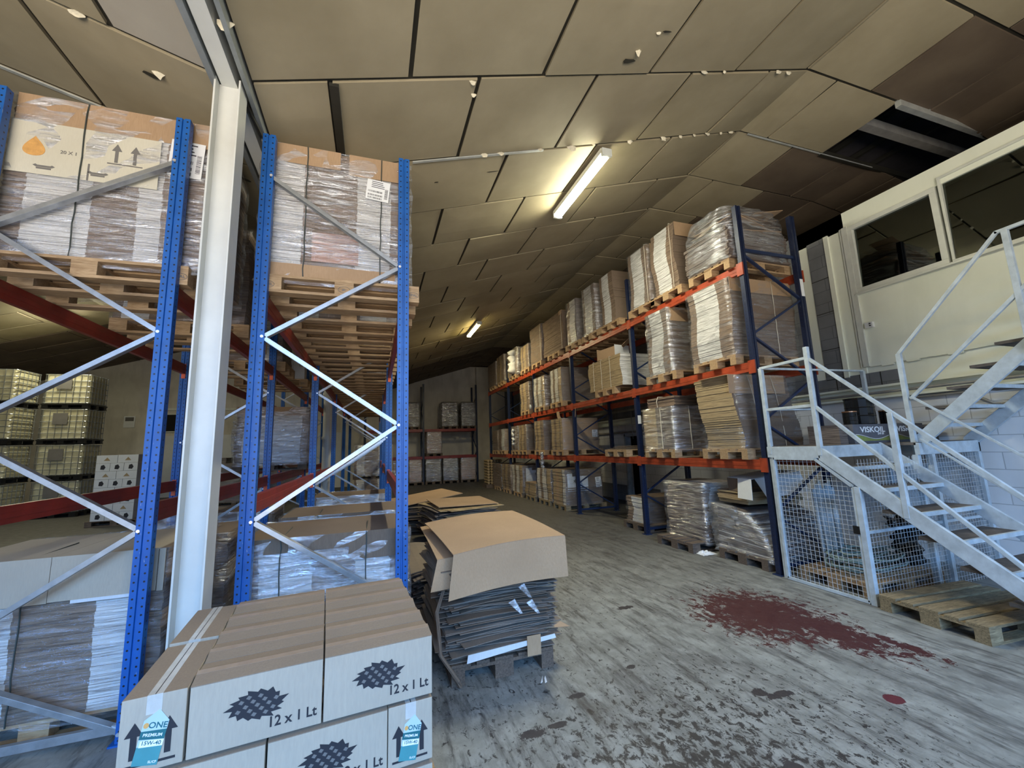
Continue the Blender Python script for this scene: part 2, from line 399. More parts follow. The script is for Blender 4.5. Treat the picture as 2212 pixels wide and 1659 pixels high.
def zr(x):
    if x >= RX: return RZ if x < 8.13 else (RZ-(x-8.13)*.14 if x < 8.9 else RZ-.11-(x-8.9)*.35)
    if x >= VX: return VZ + (x-VX)*(RZ-VZ)/(RX-VX)
    if x >= LX: return VZ + (VX-x)*(LZ-VZ)/(VX-LX)
    return LZ - (LX-x)*.3
ROW, P0 = 1.052, 3.08
def ceiling(x0, x1, name, pitch, phase, gaps=.019, pale=None, hole=None):
    mb = MB(); k0 = -7
    for k in range(k0, 19):
        ya, yb = P0+ROW*k+gaps, P0+ROW*(k+1)-gaps
        if ya > YB or yb < -3.8: continue
        yb = min(yb, YB)
        xs = [x0]; x = x0 + ((phase[k % 2] - x0) % pitch)
        while x < x1-.05:
            if x > x0+.12: xs.append(x)
            x += pitch
        xs.append(x1)
        for a, b in zip(xs[:-1], xs[1:]):
            for c in (LX, RX, 8.13, 8.9):
                if a+.02 < c < b-.02:
                    seg = [(a, c), (c, b)]; break
            else: seg = [(a, b)]
            sag = rnd.uniform(0, .022); tl = rnd.uniform(-.006, .006)
            for n_, (p, q) in enumerate(seg):
                if hole and hole(k, (p+q)/2): continue
                pp = p + (gaps if n_ == 0 else 0); qq = q - (gaps if n_ == len(seg)-1 else 0)
                nx = 4; ny = 3
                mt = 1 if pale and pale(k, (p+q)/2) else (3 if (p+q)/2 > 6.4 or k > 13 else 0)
                g = {}
                for i in range(nx+1):
                    for j in range(ny+1):
                        xx = pp+(qq-pp)*i/nx; yy = ya+(yb-ya)*j/ny
                        s_ = sag*math.sin(math.pi*j/ny)*.9*(.4+.6*math.sin(math.pi*i/nx)) + tl*(j-1.5)
                        g[i, j] = (xx, yy, zr(xx)-s_)
                for i in range(nx):
                    for j in range(ny):
                        mb.quad(g[i, j], g[i, j+1], g[i+1, j+1], g[i+1, j], mt)
                # edge lips give the lining its thickness
                for i in range(nx):
                    for j in (0, ny):
                        a_, b_ = g[i, j], g[i+1, j]; mb.quad(a_, b_, (b_[0], b_[1], b_[2]+.03), (a_[0], a_[1], a_[2]+.03), mt)
                for j in range(ny):
                    for i in (0, nx):
                        a_, b_ = g[i, j], g[i, j+1]; mb.quad(a_, b_, (b_[0], b_[1], b_[2]+.03), (a_[0], a_[1], a_[2]+.03), mt)
    # black joints and roof build-up above the lining
    bk = [x for x in (x0, x1) if True] + [c for c in (LX, RX, 8.13, 8.9) if x0 < c < x1]
    bk.sort()
    for a, b in zip(bk[:-1], bk[1:]):
        if hole and a >= 5:
            for ya, yb in ((-4, P0), (P0+ROW, YB)): mb.quad((a, ya, zr(a)+.022), (a, yb, zr(a)+.022), (b, yb, zr(b)+.022), (b, ya, zr(b)+.022), 2)
            if b <= 8.14:
                mb.quad((a, P0, zr(a)+.022), (a, P0+ROW, zr(a)+.022), (6.85, P0+ROW, zr(6.85)+.022), (6.85, P0, zr(6.85)+.022), 2)
        else: mb.quad((a, -4, zr(a)+.022), (a, YB, zr(a)+.022), (b, YB, zr(b)+.022), (b, -4, zr(b)+.022), 2)
    for x in (x0, x1): mb.quad((x, -4, zr(x)), (x, YB, zr(x)), (x, YB, zr(x)+.2), (x, -4, zr(x)+.2), 2)
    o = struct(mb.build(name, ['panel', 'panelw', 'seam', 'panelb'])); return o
hole = lambda k, x: k == 0 and x > 6.85
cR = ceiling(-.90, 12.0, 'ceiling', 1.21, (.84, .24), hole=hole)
cL = ceiling(-16.5, -1.12, 'ceiling', 1.95, (-2.28, -1.72), pale=lambda k, x: k == -1 and -1.75 < x)
# open roof space seen through the missing panel
hb = MB(); hb.quad((4.0, -4, 6.98), (4.0, 9, 6.98), (12.2, 9, 6.6), (12.2, -4, 6.6), 1)
for x in (7.1, 7.65, 8.2, 8.75): hb.box(x, x+.06, 2.6, 4.6, 6.66, 6.74, 2)
hb.box(6.7, 9.6, 3.55, 3.67, 6.36, 6.5, 0); hb.box(6.85, 9.3, 3.04, 3.11, 6.19, 6.31, 3); hb.box(6.85, 9.3, 4.13, 4.17, 6.24, 6.34, 2)
struct(hb.build('trim_1', ['steel', 'voidp', 'seam', 'rail']))
# roof gutter beam over the columns
gb = MB(); gb.box(-1.075, -.975, -4, YB, VZ-.03, VZ+.16, 0); gb.box(-1.13, -1.09, -4, YB, VZ-.05, VZ+.2, 1); gb.box(-.925, -.895, -4, YB, VZ-.04, VZ+.1, 1)
gb.box(-1.14, -.88, -4, YB, VZ+.2, VZ+.25, 2); gb.tube([(-.97, 3.1, VZ-.02), (-.86, 3.9, VZ-.1), (-.86, 4.4, VZ-.2)], .012, 6, 2)
struct(gb.build('trim_2', ['col', 'flangeg', 'seam']))
# ceiling rails and torn lining
rl = MB()
def rail(x0, x1, y, w=.022, m=0, dz=-.012, s=10):
    for i in range(s):
        a, b = x0+(x1-x0)*i/s, x0+(x1-x0)*(i+1)/s
        rl.bar((a, y, zr(a)+dz), (b, y, zr(b)+dz), w, .012, m)
rail(.35, 1.9, P0+ROW, .03); rail(5.3, 8.1, P0+ROW, .02); rail(-5, -2.3, 4.13, .035); 
for x, y in ((-.34, 3.1),):
    rl.box(x-.035, x+.035, P0+.02, P0+ROW-.02, zr(x)-.03, zr(x)+.0, 1)
struct(rl.build('trim_3', ['rail', 'seam']))
tm = MB(); q = random.Random(3)
def scrap(x, y, s, drop):
    z = zr(x); n = 9; s *= .62
    pts = []
    for i in range(n):
        a = 2*math.pi*i/n; rad = s*q.uniform(.5, 1.1); pts.append((x+math.cos(a)*rad*1.6, y+math.sin(a)*rad*.5, z-.012-drop*max(0, math.sin(a))*q.uniform(.5, 1)))
    i0 = len(tm.v); tm.v += pts + [(p[0], p[1], p[2]+.006) for p in pts]
    tm.f.append(tuple(range(i0, i0+n))); tm.m.append(0); tm.f.append(tuple(reversed(range(i0+n, i0+2*n)))); tm.m.append(0)
for x, s, d in ((1.15, .06, .04), (1.35, .05, .03), (1.85, .04, .02), (2.28, .07, .06), (2.6, .03, .02), (3.15, .05, .04), (3.7, .06, .05), (4.0, .04, .03), (4.25, .03, .03), (4.5, .05, .02), (4.75, .03, .03), (4.95, .05, .03)): scrap(x, P0+ROW-.02, s, d)
for x, y, s, d in ((2.42, 2.62, .035, .02), (2.33, 2.80, .035, .09), (.78, P0+.03, .04, .04), (.82, 3.25, .03, .03), (-.92, 2.62, .05, .06), (-1.9, 3.07, .05, .03), (-1.55, 3.32, .05, .05), (3.4, P0-.02, .05, .01), (4.6, P0, .06, .02), (4.8, P0+.02, .05, .02), (3.7, P0-.02, .03, .02)): scrap(x, y, s, d)
o = tm.build('torn_lining', 'foam', cR)
dk = MB()
for x, y, rx, ry in ((1.33, 4.43, .10, .01), (.66, 4.52, .03, .01), (-1.62, 3.36, .07, .03), (-1.28, 4.35, .10, .04), (2.28, 2.9, .10, .03), (2.5, 2.6, .06, .012)):
    pts = [(x+math.cos(a)*rx*q.uniform(.5, 1), y+math.sin(a)*ry*q.uniform(.5, 1)) for a in [2*math.pi*i/9 for i in range(9)]]
    dk.prism(pts, 0, 1, 0, lambda a, b, c: (a, b, zr(a)-.028+c*.004))
dk.build('torn_hole', 'seam', cR)
# steel column and downpipe on the valley line
cm = MB(); cm.box(-1.10, -1.088, 3.02, 3.18, 0, VZ-.02, 0); cm.box(-.95, -.938, 3.02, 3.18, 0, VZ-.02, 0); cm.box(-1.09, -.948, 3.094, 3.104, 0, VZ-.02, 0)
cm.box(-1.17, -.87, 2.97, 3.23, 0, .02, 0)
struct(cm.build('trim_4', 'col', bevel=.002))
pm = MB(); pm.tube([(-1.0, 10.2, 0), (-1.0, 10.2, 4.3)], .10, 16); pm.tube([(-1.0, 10.2, 2.0), (-1.0, 10.2, 2.06)], .12, 16); pm.tube([(-1.0, 10.2, 3.0), (-1.0, 10.2, 3.06)], .12, 16)
struct(pm.build('trim_5', 'col', smooth=False))

# ------------------------------------------------------------------ office side wall (right)
wr = MB()
wr.box(XW, XW+.2, -4, 9.85, 0, 2.35, 0); wr.box(XW, XW+.2, 10.75, YB, 0, 2.35, 0); wr.box(XW, XW+.2, 9.85, 10.75, 1.95, 2.35, 0)
wr.box(XW, XW+.2, 5.05, YB, 2.35, 5.26, 1)
wr.box(XW-.004, XW+.2, 9.3, 9.84, .0, .45, 1); wr.box(XW-.004, XW+.2, 10.76, 13, .0, .45, 1)
struct(wr.build('wall_right', ['wallb', 'wallg']))
wo = MB()
wo.box(XW, XW+.15, 4.16, 5.05, 2.62, 5.26, 0)          # cream end panel
wo.box(XW-.0, XW+.15, -3.8, 4.16, 2.75, 3.86, 0)        # cream apron below the windows
wo.box(XW-.0, XW+.15, -3.8, 5.05, 4.98, 5.26, 0)        # fascia over the windows
wo.box(XW-.012, XW+.02, 4.47, 4.76, 2.6, 5.0, 1)       # bare grey blocks
for i, z in enumerate((2.6, 3.1, 3.72, 4.3)): wo.box(XW-.014, XW, 4.47, 4.76, z, z+.012, 2)
wo.box(XW-.03, XW, 4.40, 4.47, 2.6, 5.0, 0)
wo.box(XW+.02, XW+.15, -3.8, 5.05, 2.35, 2.75, 0)
wo.box(XW-.01, XW+.02, 3.72, 5.3, 2.42, 2.62, 1)
wo.box(XW-.014, XW-.009, 4.25, 4.262, 2.42, 2.62, 2); wo.box(XW-.014, XW-.009, 3.98, 3.99, 2.42, 2.62, 2); wo.box(XW-.014, XW-.009, 4.6, 4.612, 2.42, 2.62, 2)
# ragged plaster edge
for i in range(34):
    y = -1.0+i*.15; h = .02+.05*q.random(); wo.box(XW-.008-.008*q.random(), XW+.01, y, y+.15, 2.75-h, 2.80, 0)
struct(wo.build('wall_office', ['wallc', 'wallg', 'seam']))
bm_ = MB(); bm_.box(XW-.10, XW+.1, -3.8, YB, 2.22, 2.25, 0); bm_.box(XW-.02, XW+.1, -3.8, YB, 2.25, 2.38, 0); bm_.box(XW-.10, XW+.1, -3.8, YB, 2.38, 2.41, 0)
bm_.tube([(XW-.12, 2.0, 2.30), (XW-.12, 5.4, 2.30)], .02, 8, 1); bm_.tube([(XW-.05, 3.6, 2.19), (XW-.05, 3.1, 2.19), (XW-.05, 2.85, 2.02), (XW-.05, 2.6, 1.98)], .018, 8, 1)
bm_.box(XW-.14, XW-.08, 5.4, YB, 2.60, 2.66, 1); bm_.box(XW-.06, XW, 5.4, YB, 1.98, 2.03, 1)
for y in (6.1, 8.7, 10.2, 11.4, 13.5): bm_.tube([(XW-.1, y, 1.8), (XW-.1, y, 2.65)], .008, 6, 1)
struct(bm_.build('trim_6', ['wallc', 'steel']))
# windows
def window(name, y0, y1, z0, z1, fr=.07, tilt=0):
    root = struct(empty(name, (XW, (y0+y1)/2, z0)))
    h = z1-z0; a, b = (y0-y1)/2, (y1-y0)/2; f = MB()
    for z in (0, h-fr): f.box(-.03, .05, a, b, z, z+fr)
    f.box(-.03, .05, a, a+fr, fr, h-fr); f.box(-.03, .05, b-fr, b, fr, h-fr)
    f.box(-.05, .06, a-.02, b+.02, -.03, .0)
    f.build('window_frame', 'trimw', root, bevel=.004)
    MB().box(-.004, .004, a+fr-.005, b-fr+.005, -(h/2-fr)-.004, h/2-fr+.004).build('pane', 'glass', root, (.012, 0, h/2), (0, R(tilt), 0))
    return root
window('window_1', 3.0, 4.10, 3.88, 4.98, tilt=1.6); window('window_2', .35, 2.97, 3.88, 5.08, .03, 2.4)
struct(MB().box(XW-.035, XW+.02, 4.10, 4.18, 2.72, 5.0).box(XW-.02, XW+.02, 4.18, 4.22, 2.72, 5.0).build('trim_7', 'trimw'))
# dark office behind the glass
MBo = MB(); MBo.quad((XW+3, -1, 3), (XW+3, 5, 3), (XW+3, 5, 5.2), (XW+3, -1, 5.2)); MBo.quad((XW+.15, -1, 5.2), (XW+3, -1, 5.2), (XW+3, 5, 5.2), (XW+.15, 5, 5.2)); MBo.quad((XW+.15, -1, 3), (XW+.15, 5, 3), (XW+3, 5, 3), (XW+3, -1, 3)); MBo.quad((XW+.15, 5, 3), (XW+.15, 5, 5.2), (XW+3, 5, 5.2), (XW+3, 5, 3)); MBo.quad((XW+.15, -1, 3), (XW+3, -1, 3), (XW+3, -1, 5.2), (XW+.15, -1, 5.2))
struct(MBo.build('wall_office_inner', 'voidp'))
tag(MB().box(XW-.05, XW, 3.96, 4.06, 3.30, 3.38).box(XW-.058, XW-.05, 3.98, 4.0, 3.35, 3.365, 1).box(XW-.058, XW-.05, 3.98, 4.0, 3.32, 3.335, 1).build('alarm_box', ['white', 'black']), 'small white alarm sensor box on the cream office wall below the window', 'sensor')
# doorway behind the racking
dr = struct(empty('door_1', (XW, 10.3, 0)))
f = MB(); f.box(-.04, .1, -.45, -.38, 0, 1.95); f.box(-.04, .1, .38, .45, 0, 1.95); f.box(-.04, .1, -.45, .45, 1.88, 1.95); f.build('door_frame', 'stair', dr)
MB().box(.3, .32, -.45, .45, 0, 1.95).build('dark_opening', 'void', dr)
# corner pier at the end wall
struct(MB().box(5.42, 6.2, YB-.35, YB, 0, 6.2).build('trim_8', 'wallback'))
# left hall end wall details
wl = struct(empty('window_3', (-9.0, YB-.02, 2.9))); f = MB(); f.box(-.5, 1.8, -.03, 0, -.05, 0); f.box(-.5, 1.8, -.03, 0, .75, .8); f.box(-.5, -.45, -.03, 0, 0, .75); f.box(.6, .64, -.03, 0, 0, .75); f.build('window_frame', 'trimw', wl)
MB().box(-.45, 1.8, -.01, 0, 0, .75).build('pane', 'void', wl)
d2 = struct(empty('door_2', (-9.55, YB-.02, 0))); MB().box(-.1, .0, -.04, 0, 0, 3.95).box(0, 9, -.04, 0, 3.85, 3.95).build('door_frame', 'trimw', d2); MB().box(0, 8, -.03, 0, 0, 2.7).build('door_leaf', 'whiteb', d2)
sg = tag(MB().box(-10.45, -10.05, YB-.03, YB-.01, 3.1, 3.6, 0).box(-10.4, -10.1, YB-.04, YB-.03, 3.38, 3.55, 1).build('notice_board', ['paper', 'inkg']), 'small white notice on the dark end wall of the left hall', 'sign')

# ------------------------------------------------------------------ lights (fixtures)
def tube_light(x, y0, y1, z, label, mat, power, col):
    L = y1-y0; slope = 0
    root = empty('tube_light', (x, (y0+y1)/2, z), 0, label, 'light', 'ceiling tube lights')
    MB().prism([(-.08, .05), (.08, .05), (.065, .0), (-.065, .0)], -L/2, L/2, 0, lambda a, b, c: (a, c, b)).build('lamp_housing', 'lampcase', root, rot=(0, 0, 0))
    MB().prism([(-.062, 0), (.062, 0), (.055, -.035), (.02, -.055), (-.02, -.055), (-.055, -.035)], -L/2+.02, L/2-.02, 0, lambda a, b, c: (a, c, b)).build('diffuser', mat, root)
    cp = MB(); cp.box(-.07, .07, -L/2-.02, -L/2+.02, -.05, .05); cp.box(-.07, .07, L/2-.02, L/2+.02, -.05, .05); cp.tube([(-.05, -L/2+.1, .04), (-.05, -L/2+.1, .08)], .006, 6); cp.tube([(.05, L/2-.1, .04), (.05, L/2-.1, .08)], .006, 6)
    cp.build('end_cap', 'lampcase', root)
    l = bpy.data.lights.new('tube_glow', 'AREA'); l.shape = 'RECTANGLE'; l.size = .12; l.size_y = L*.95; l.energy = power; l.color = col
    lo = bpy.data.objects.new('tube_glow', l); C.objects.link(lo); lo.parent = root; lo.location = (0, 0, -.07)
    return root
tube_light(2.78, 4.12, 5.62, zr(2.78)-.14, 'brightest long white tube light under the pitched ceiling, nearest in the aisle', 'tube1', 105, (1, .98, .78))
tube_light(3.0, 11.8, 13.3, zr(3.0)-.14, 'smaller yellow lit tube light farther down the right hall ceiling', 'tube2', 150, (1, .86, .52))
tube_light(-9.3, 15.2, 16.7, zr(-9.3)-.2, 'tube light glimpsed under the first left pallet in the left hall', 'tube1', 75, (1, .93, .62))
tube_light(-6.9, 9.8, 11.3, zr(-6.9)-.2, 'tube light hidden above the tank stacks of the left hall', 'tube1', 75, (1, .93, .62))
tube_light(2.78, -3.3, -1.8, zr(2.78)-.14, 'unseen white tube light added to the row, behind the viewpoint over the doorway', 'tube1', 40, (1, .95, .76))  # unseen lamp assumed from the row spacing, added for warm light indoors

# ------------------------------------------------------------------ pallets
def pallet_proto(mat, name='wooden_pallet'):
    """1.2 along local x, .8 along y, .144 high"""
    r_ = empty(name)
    for y, wd in ((.0725, .145), (.2375, .10), (.40, .145), (.5625, .10), (.7275, .145)):
        MB().box(-.6, .6, -wd/2, wd/2, 0, .022).build('deck_board', mat, r_, (0, y-.4, .122), bevel=.002)
    for x in (-.5275, 0, .5275): MB().box(-.0725, .0725, -.4, .4, 0, .022).build('stringer_board', mat, r_, (x, 0, .1))
    for y, wd in ((.05, .1), (.4, .145), (.75, .1)):
        for x in (-.5275, 0, .5275): MB().box(-.0725, .0725, -wd/2, wd/2, 0, .078).build('block', mat, r_, (x, y-.4, .022), bevel=.002)
        MB().box(-.6, .6, -wd/2, wd/2, 0, .022).build('base_board', mat, r_, (0, y-.4, 0))
    return r_
def pallet_simple(mat):
    m = MB()
    for y, wd in ((.0725, .145), (.2375, .10), (.40, .145), (.5625, .10), (.7275, .145)): m.box(-.6, .6, y-.4-wd/2, y-.4+wd/2, .122, .144)
    for x in (-.5275, 0, .5275): m.box(x-.0725, x+.0725, -.4, .4, .1, .122)
    for y, wd in ((.05, .1), (.4, .145), (.75, .1)):
        for x in (-.5275, 0, .5275): m.box(x-.0725, x+.0725, y-.4-wd/2, y-.4+wd/2, .022, .1)
        m.box(-.6, .6, y-.4-wd/2, y-.4+wd/2, 0, .022)
    return m.mesh('wooden_pallet', mat)
_protos = {}
def pallet(x, y, z, rz, label, group, mat='wood', detail=True):
    if detail:
        if mat not in _protos: o = _protos[mat] = pallet_proto(mat)
        else: o = copy_tree(_protos[mat])
    else:
        k = mat+'s'
        if k not in _protos: _protos[k] = pallet_simple(mat)
        o = bpy.data.objects.new('wooden_pallet', _protos[k]); C.objects.link(o)
    o.location = (x, y, z); o.rotation_euler = (0, 0, rz); tag(o, label, 'pallet', group); return o
def epal(p, fx, txt='EPAL'):
    """branded oval on the end blocks of a pallet, on its -Y local long side"""
    for x in fx:
        ring = MB(); ring.tube([(x+.045*math.cos(a), -.402, .06+.026*math.sin(a)) for a in [2*math.pi*i/24 for i in range(24)]], .0016, 4, closed=True)
        ring.build('stamp', 'inkg', p)
        text(txt, .032, 'inkg', p, (x, -.4015, .06), FY, 'stamp_lettering')

# ------------------------------------------------------------------ carton stacks
def stack_mesh(w_, d_, h, bands, seed, t=.026, jit=.005, drift=.012, top='kraftd', lean=(0, 0), taper=0):
    """layers of flattened cartons. bands: dict side -> [(width fraction, material)...]; sides '-x','+x','-y','+y'"""
    g = random.Random(seed); mats = []
    def mi(n):
        if n not in mats: mats.append(n)
        return mats.index(n)
    mb = MB(); z = 0; ph = [g.uniform(0, 6) for _ in range(4)]
    ti = mi(top)
    while z < h-.001:
        tt = min(t*g.uniform(.75, 1.3), h-z); f = z/h
        dx = drift*math.sin(f*7+ph[0])+lean[0]*f*f+g.uniform(-jit, jit); dy = drift*math.sin(f*6+ph[1])+lean[1]*f*f+g.uniform(-jit, jit)
        k = 1-taper*f
        x0, x1, y0, y1 = -w_/2*k+dx, w_/2*k+dx, -d_/2*k+dy, d_/2*k+dy
        for side, (a, b) in {'-y': ((x0, y0), (x1, y0)), '+x': ((x1, y0), (x1, y1)), '+y': ((x1, y1), (x0, y1)), '-x': ((x0, y1), (x0, y0))}.items():
            bs = bands.get(side) or [(1, bands.get('all', 'edge'))]
            tot = sum(q_[0] for q_ in bs); u = 0
            for fr, mt in bs:
                v = u+fr/tot; p = (a[0]+(b[0]-a[0])*u, a[1]+(b[1]-a[1])*u); q_ = (a[0]+(b[0]-a[0])*v, a[1]+(b[1]-a[1])*v)
                mb.quad((*p, z), (*q_, z), (*q_, z+tt), (*p, z+tt), mi(mt)); u = v
        mb.quad((x0, y0, z+tt), (x1, y0, z+tt), (x1, y1, z+tt), (x0, y1, z+tt), ti)
        mb.quad((x0, y1, z), (x1, y1, z), (x1, y0, z), (x0, y0, z), ti)
        z += tt
    return mb, mats
def wrap_shell(w_, d_, h, seed, amp=.010, off=.012, top=False, z0=-.05, bulge=0):
    g = random.Random(seed); mb = MB(); nu, nv = 40, 16; idx = {}
    per = [(-1, -1), (1, -1), (1, 1), (-1, 1)]; W, D = w_/2+off, d_/2+off
    for j in range(nv+1):
        for i in range(nu):
            s = i*4/nu; k = int(s); fr = s-k; a, b = per[k], per[(k+1) % 4]
            x = (a[0]+(b[0]-a[0])*fr)*W; y = (a[1]+(b[1]-a[1])*fr)*D
            r_ = 1+(g.uniform(-amp, amp)+bulge*math.sin(math.pi*j/nv))/max(W, D)
            mb.v.append((x*r_, y*r_, z0+(h-z0+.006)*j/nv + g.uniform(-.003, .003)*(0 < j < nv)))
    for j in range(nv):
        for i in range(nu):
            mb.f.append((j*nu+i, j*nu+(i+1) % nu, (j+1)*nu+(i+1) % nu, (j+1)*nu+i)); mb.m.append(0)
    if top:
        mb.f.append(tuple(nv*nu+i for i in range(nu))); mb.m.append(0)
    return mb
def load(name, x, y, z, w_, d_, h, bands, label, group, seed, cap=None, wrapm=None, straps=None, rz=0, t=.026, jit=.005, drift=.012, top='kraftd', lean=(0, 0), taper=0, cat='carton stack', wtop=False, wamp=.010, bulge=0):
    root = empty(name, (x, y, z), rz, label, cat, group)
    mb, mats = stack_mesh(w_, d_, h, bands, seed, t, jit, drift, top, lean, taper)
    mb.build('stacked_board', mats, root)
    lx, ly = lean
    if cap:                                    # (side, drop, material, fraction start, fraction end)
        for side, drop, mt, f0, f1 in cap:
            c = MB(); o = .016
            if side == '-y':
                a, b = -w_/2+w_*f0, -w_/2+w_*f1
                c.box(a+lx, b+lx, -d_/2-o+ly, d_/2*.6+ly, h, h+.006); c.box(a+lx, b+lx, -d_/2-o-.005+ly, -d_/2-o+ly, h-drop, h+.006)
            else:
                a, b = -d_/2+d_*f0, -d_/2+d_*f1
                c.box(-w_/2-o+lx, w_/2*.6+lx, a+ly, b+ly, h, h+.007); c.box(-w_/2-o-.005+lx, -w_/2-o+lx, a+ly, b+ly, h-drop, h+.007)
            c.build('cap_board', mt, root)
    if straps:
        g = random.Random(seed+5)
        for side, fr, mt in straps:
            n = 14
            if side == '-y':
                px = -w_/2+w_*fr; pts = [(px+g.uniform(-.004, .004)+lx*(i/n)**2, -d_/2-.026-g.uniform(0, .004)+ly*(i/n)**2, h*i/n) for i in range(n+1)] + [(px+lx, 0, h+.012)]
            else:
                py = -d_/2+d_*fr; pts = [(-w_/2-.026-g.uniform(0, .004)+lx*(i/n)**2, py+g.uniform(-.004, .004)+ly*(i/n)**2, h*i/n) for i in range(n+1)] + [(0, py+ly, h+.012)]
            MB().tube(pts, .0045, 5).build('strap', mt, root)
    if wrapm:
        s = wrap_shell(w_*(1-taper*.3), d_*(1-taper*.3), h, seed+9, wamp, .02 if jit < .01 else .03, wtop, bulge=bulge)
        o = s.build('stretch_wrap', wrapm, root, smooth=True)
    return root
def label_sheet(root, c, w_, h, face, tilt=0, bars=True):
    """white shipping label with print and bar codes, c = centre in local coordinates"""
    g = random.Random(int(c[0]*100)+3)
    e = bpy.data.objects.new('paper_label', None)
    mb = MB()
    ct, st = math.cos(tilt), math.sin(tilt)
    if face == '-y': T_ = lambda a, b, q_: (c[0]+a*ct-b*st, c[1]-q_, c[2]+a*st+b*ct)
    else: T_ = lambda a, b, q_: (c[0]-q_, c[1]-(a*ct-b*st), c[2]+a*st+b*ct)
    def rc(a0, a1, b0, b1, q0, q1, m): mb.prism([(a0, b0), (a1, b0), (a1, b1), (a0, b1)], q0, q1, m, T_)
    rc(-w_/2, w_/2, -h/2, h/2, 0, .0015, 0)
    for k in range(4): rc(-w_*.3, w_*(.05+.25*g.random()), h*(.40-.09*k), h*(.40-.09*k)+h*.03, .0015, .002, 1)
    if bars:
        for row in (-.12, -.3, -.44):
            x = -w_*.42
            while x < w_*.2:
                bw = w_*g.choice((.008, .014, .022)); rc(x, x+bw, h*row, h*row+h*.09, .0015, .002, 1); x += bw+w_*g.choice((.01, .018))
        y = -h*.35
        while y < h*.15:
            bw = h*g.choice((.01, .018)); rc(w_*.3, w_*.44, y, y+bw, .0015, .002, 1); y += bw+h*.015
    return mb.build('paper_label', ['paper', 'ink'], root)

# ------------------------------------------------------------------ racks
def upright(root, x, y, h, mat, w_=.09, d_=.07):
    p = [(-w_/2, -d_/2), (-.008, -d_/2), (-.005, -d_/2+.012), (.005, -d_/2+.012), (.008, -d_/2), (w_/2, -d_/2), (w_/2, d_/2-.01), (w_/2-.02, d_/2), (-w_/2+.02, d_/2), (-w_/2, d_/2-.01)]
    o = MB().prism(p, 0, h).build('upright', mat, root, (x, y, 0), bevel=0)
    return o
RACKX, RBACK = 4.85, 5.90
FY_R = [4.12, 6.80, 9.48, 12.16, 14.84, 17.50]
LEV_R = [1.42, 2.72, 4.10]
rk = empty('pallet_rack', (RACKX, FY_R[0], 0), 0, 'long dark blue pallet rack with orange beams along the right wall', 'pallet rack')
ox, oy = RACKX, FY_R[0]
nodes_f = [.73, 1.91, 3.09, 4.27]; nodes_b = [.12, 1.32, 2.50, 3.68]
for y in FY_R:
    for x in (RACKX, RBACK):
        upright(rk, x-ox, y-oy, 4.98, 'navy', .09, .075)
        MB().box(-.07, .07, -.06, .06, 0, .012).build('foot_plate', 'navyp', rk, (x-ox, y-oy, 0))
    zz = [(RBACK, .12), (RACKX, .73), (RBACK, 1.32), (RACKX, 1.91), (RBACK, 2.5), (RACKX, 3.09), (RBACK, 3.68), (RACKX, 4.27)]
    for (xa, za), (xb, zb) in zip(zz[:-1], zz[1:]):
        MB().bar((xa-ox, y-oy, za), (xb-ox, y-oy, zb), .025, .04, up=(0, 1, 0)).build('brace', 'navyp', rk)
    for z in (.10, 4.33): MB().bar((RACKX-ox, y-oy, z), (RBACK-ox, y-oy, z), .025, .045).build('brace', 'navyp', rk)
for ya, yb in zip(FY_R[:-1], FY_R[1:]):
    for z in LEV_R:
        for x in (RACKX-.03, RBACK+.03):
            m = MB(); m.box(-.025, .025, ya+.04-oy, yb-.04-oy, z-.13, z); m.box(-.028, -.024, ya+.04-oy, yb-.04-oy, z-.085, z-.045)
            m.build('beam', 'orange', rk, (x-ox, 0, 0), bevel=.004)
for y in FY_R:
    for z in LEV_R:
        for x, s in ((RACKX, -1), (RBACK, 1)):
            MB().box(-.01, .01, -.05, .05, -.16, .02).build('beam_connector', 'orange', rk, (x-ox+s*.052, y-oy, z))
tagm = MB(); tagm.box(-.035, .035, -.045, -.04, 0, .16); tagm.build('load_sticker', 'paper', rk, (0, FY_R[1]-oy, 2.05)); 
o = MB().box(-.03, .03, -.046, -.041, 0, .26).build('load_sticker', 'paper', rk, (RBACK-ox, 0, 3.72))

GRPL = 'carton stacks in the right rack'; GRPP = 'pallets in the right rack'
W3 = [(.16, 'edge'), (.55, 'edgew'), (.29, 'edge')]            # aisle face: brown, white, brown
W5 = [(.2, 'edgey'), (.16, 'edge'), (.3, 'edgey'), (.08, 'edged'), (.26, 'edge')]
W6 = [(.22, 'edgew'), (.18, 'edge'), (.28, 'edgew'), (.06, 'edged'), (.26, 'edgey')]
WB = [(1, 'edge')]; WT = [(1, 'edgey')]
BK = 'navy'
# name, y0(near), y1(far), width? (z height), aisle bands, side bands, cap?, wrap, look
cnt = {}
def rload(level, y0, y1, h, face, look, cap=None, wrapm='wrapl', straps=None, depth=1.08, seed=None, pal=True, lean=(0, 0), detail=True, side='kraftd', matp='wood', zoff=0, **k):
    z = {'floor': 0, 'lower': LEV_R[0], 'middle': LEV_R[1], 'top': LEV_R[2]}[level]
    i = cnt.get(level, 0); cnt[level] = i+1
    where = {'floor': "floor", 'lower': "lower beams", 'middle': "middle beams", 'top': "top beams"}[level]
    yc = (y0+y1)/2; w_ = y1-y0
    if pal:
        pallet(RACKX-.12+.6, yc, z, 0, "wooden pallet under the %s carton stack along the right rack's %s" % (ORD[i], where), GRPP, matp, detail)
    sd = seed or int(z*100)+i*7+1
    bs = {'-x': face, '-y': [(1, side)], '+y': [(1, 'edge')], '+x': [(1, 'edge')]}
    return load('carton_stack', RACKX-.10+depth/2, yc, z+(.1445 if pal else 0.0), depth, w_, h, bs, "%s, %s along the right rack's %s" % (look, ORD[i], where), GRPL, sd, cap, wrapm, straps, lean=lean, **k)

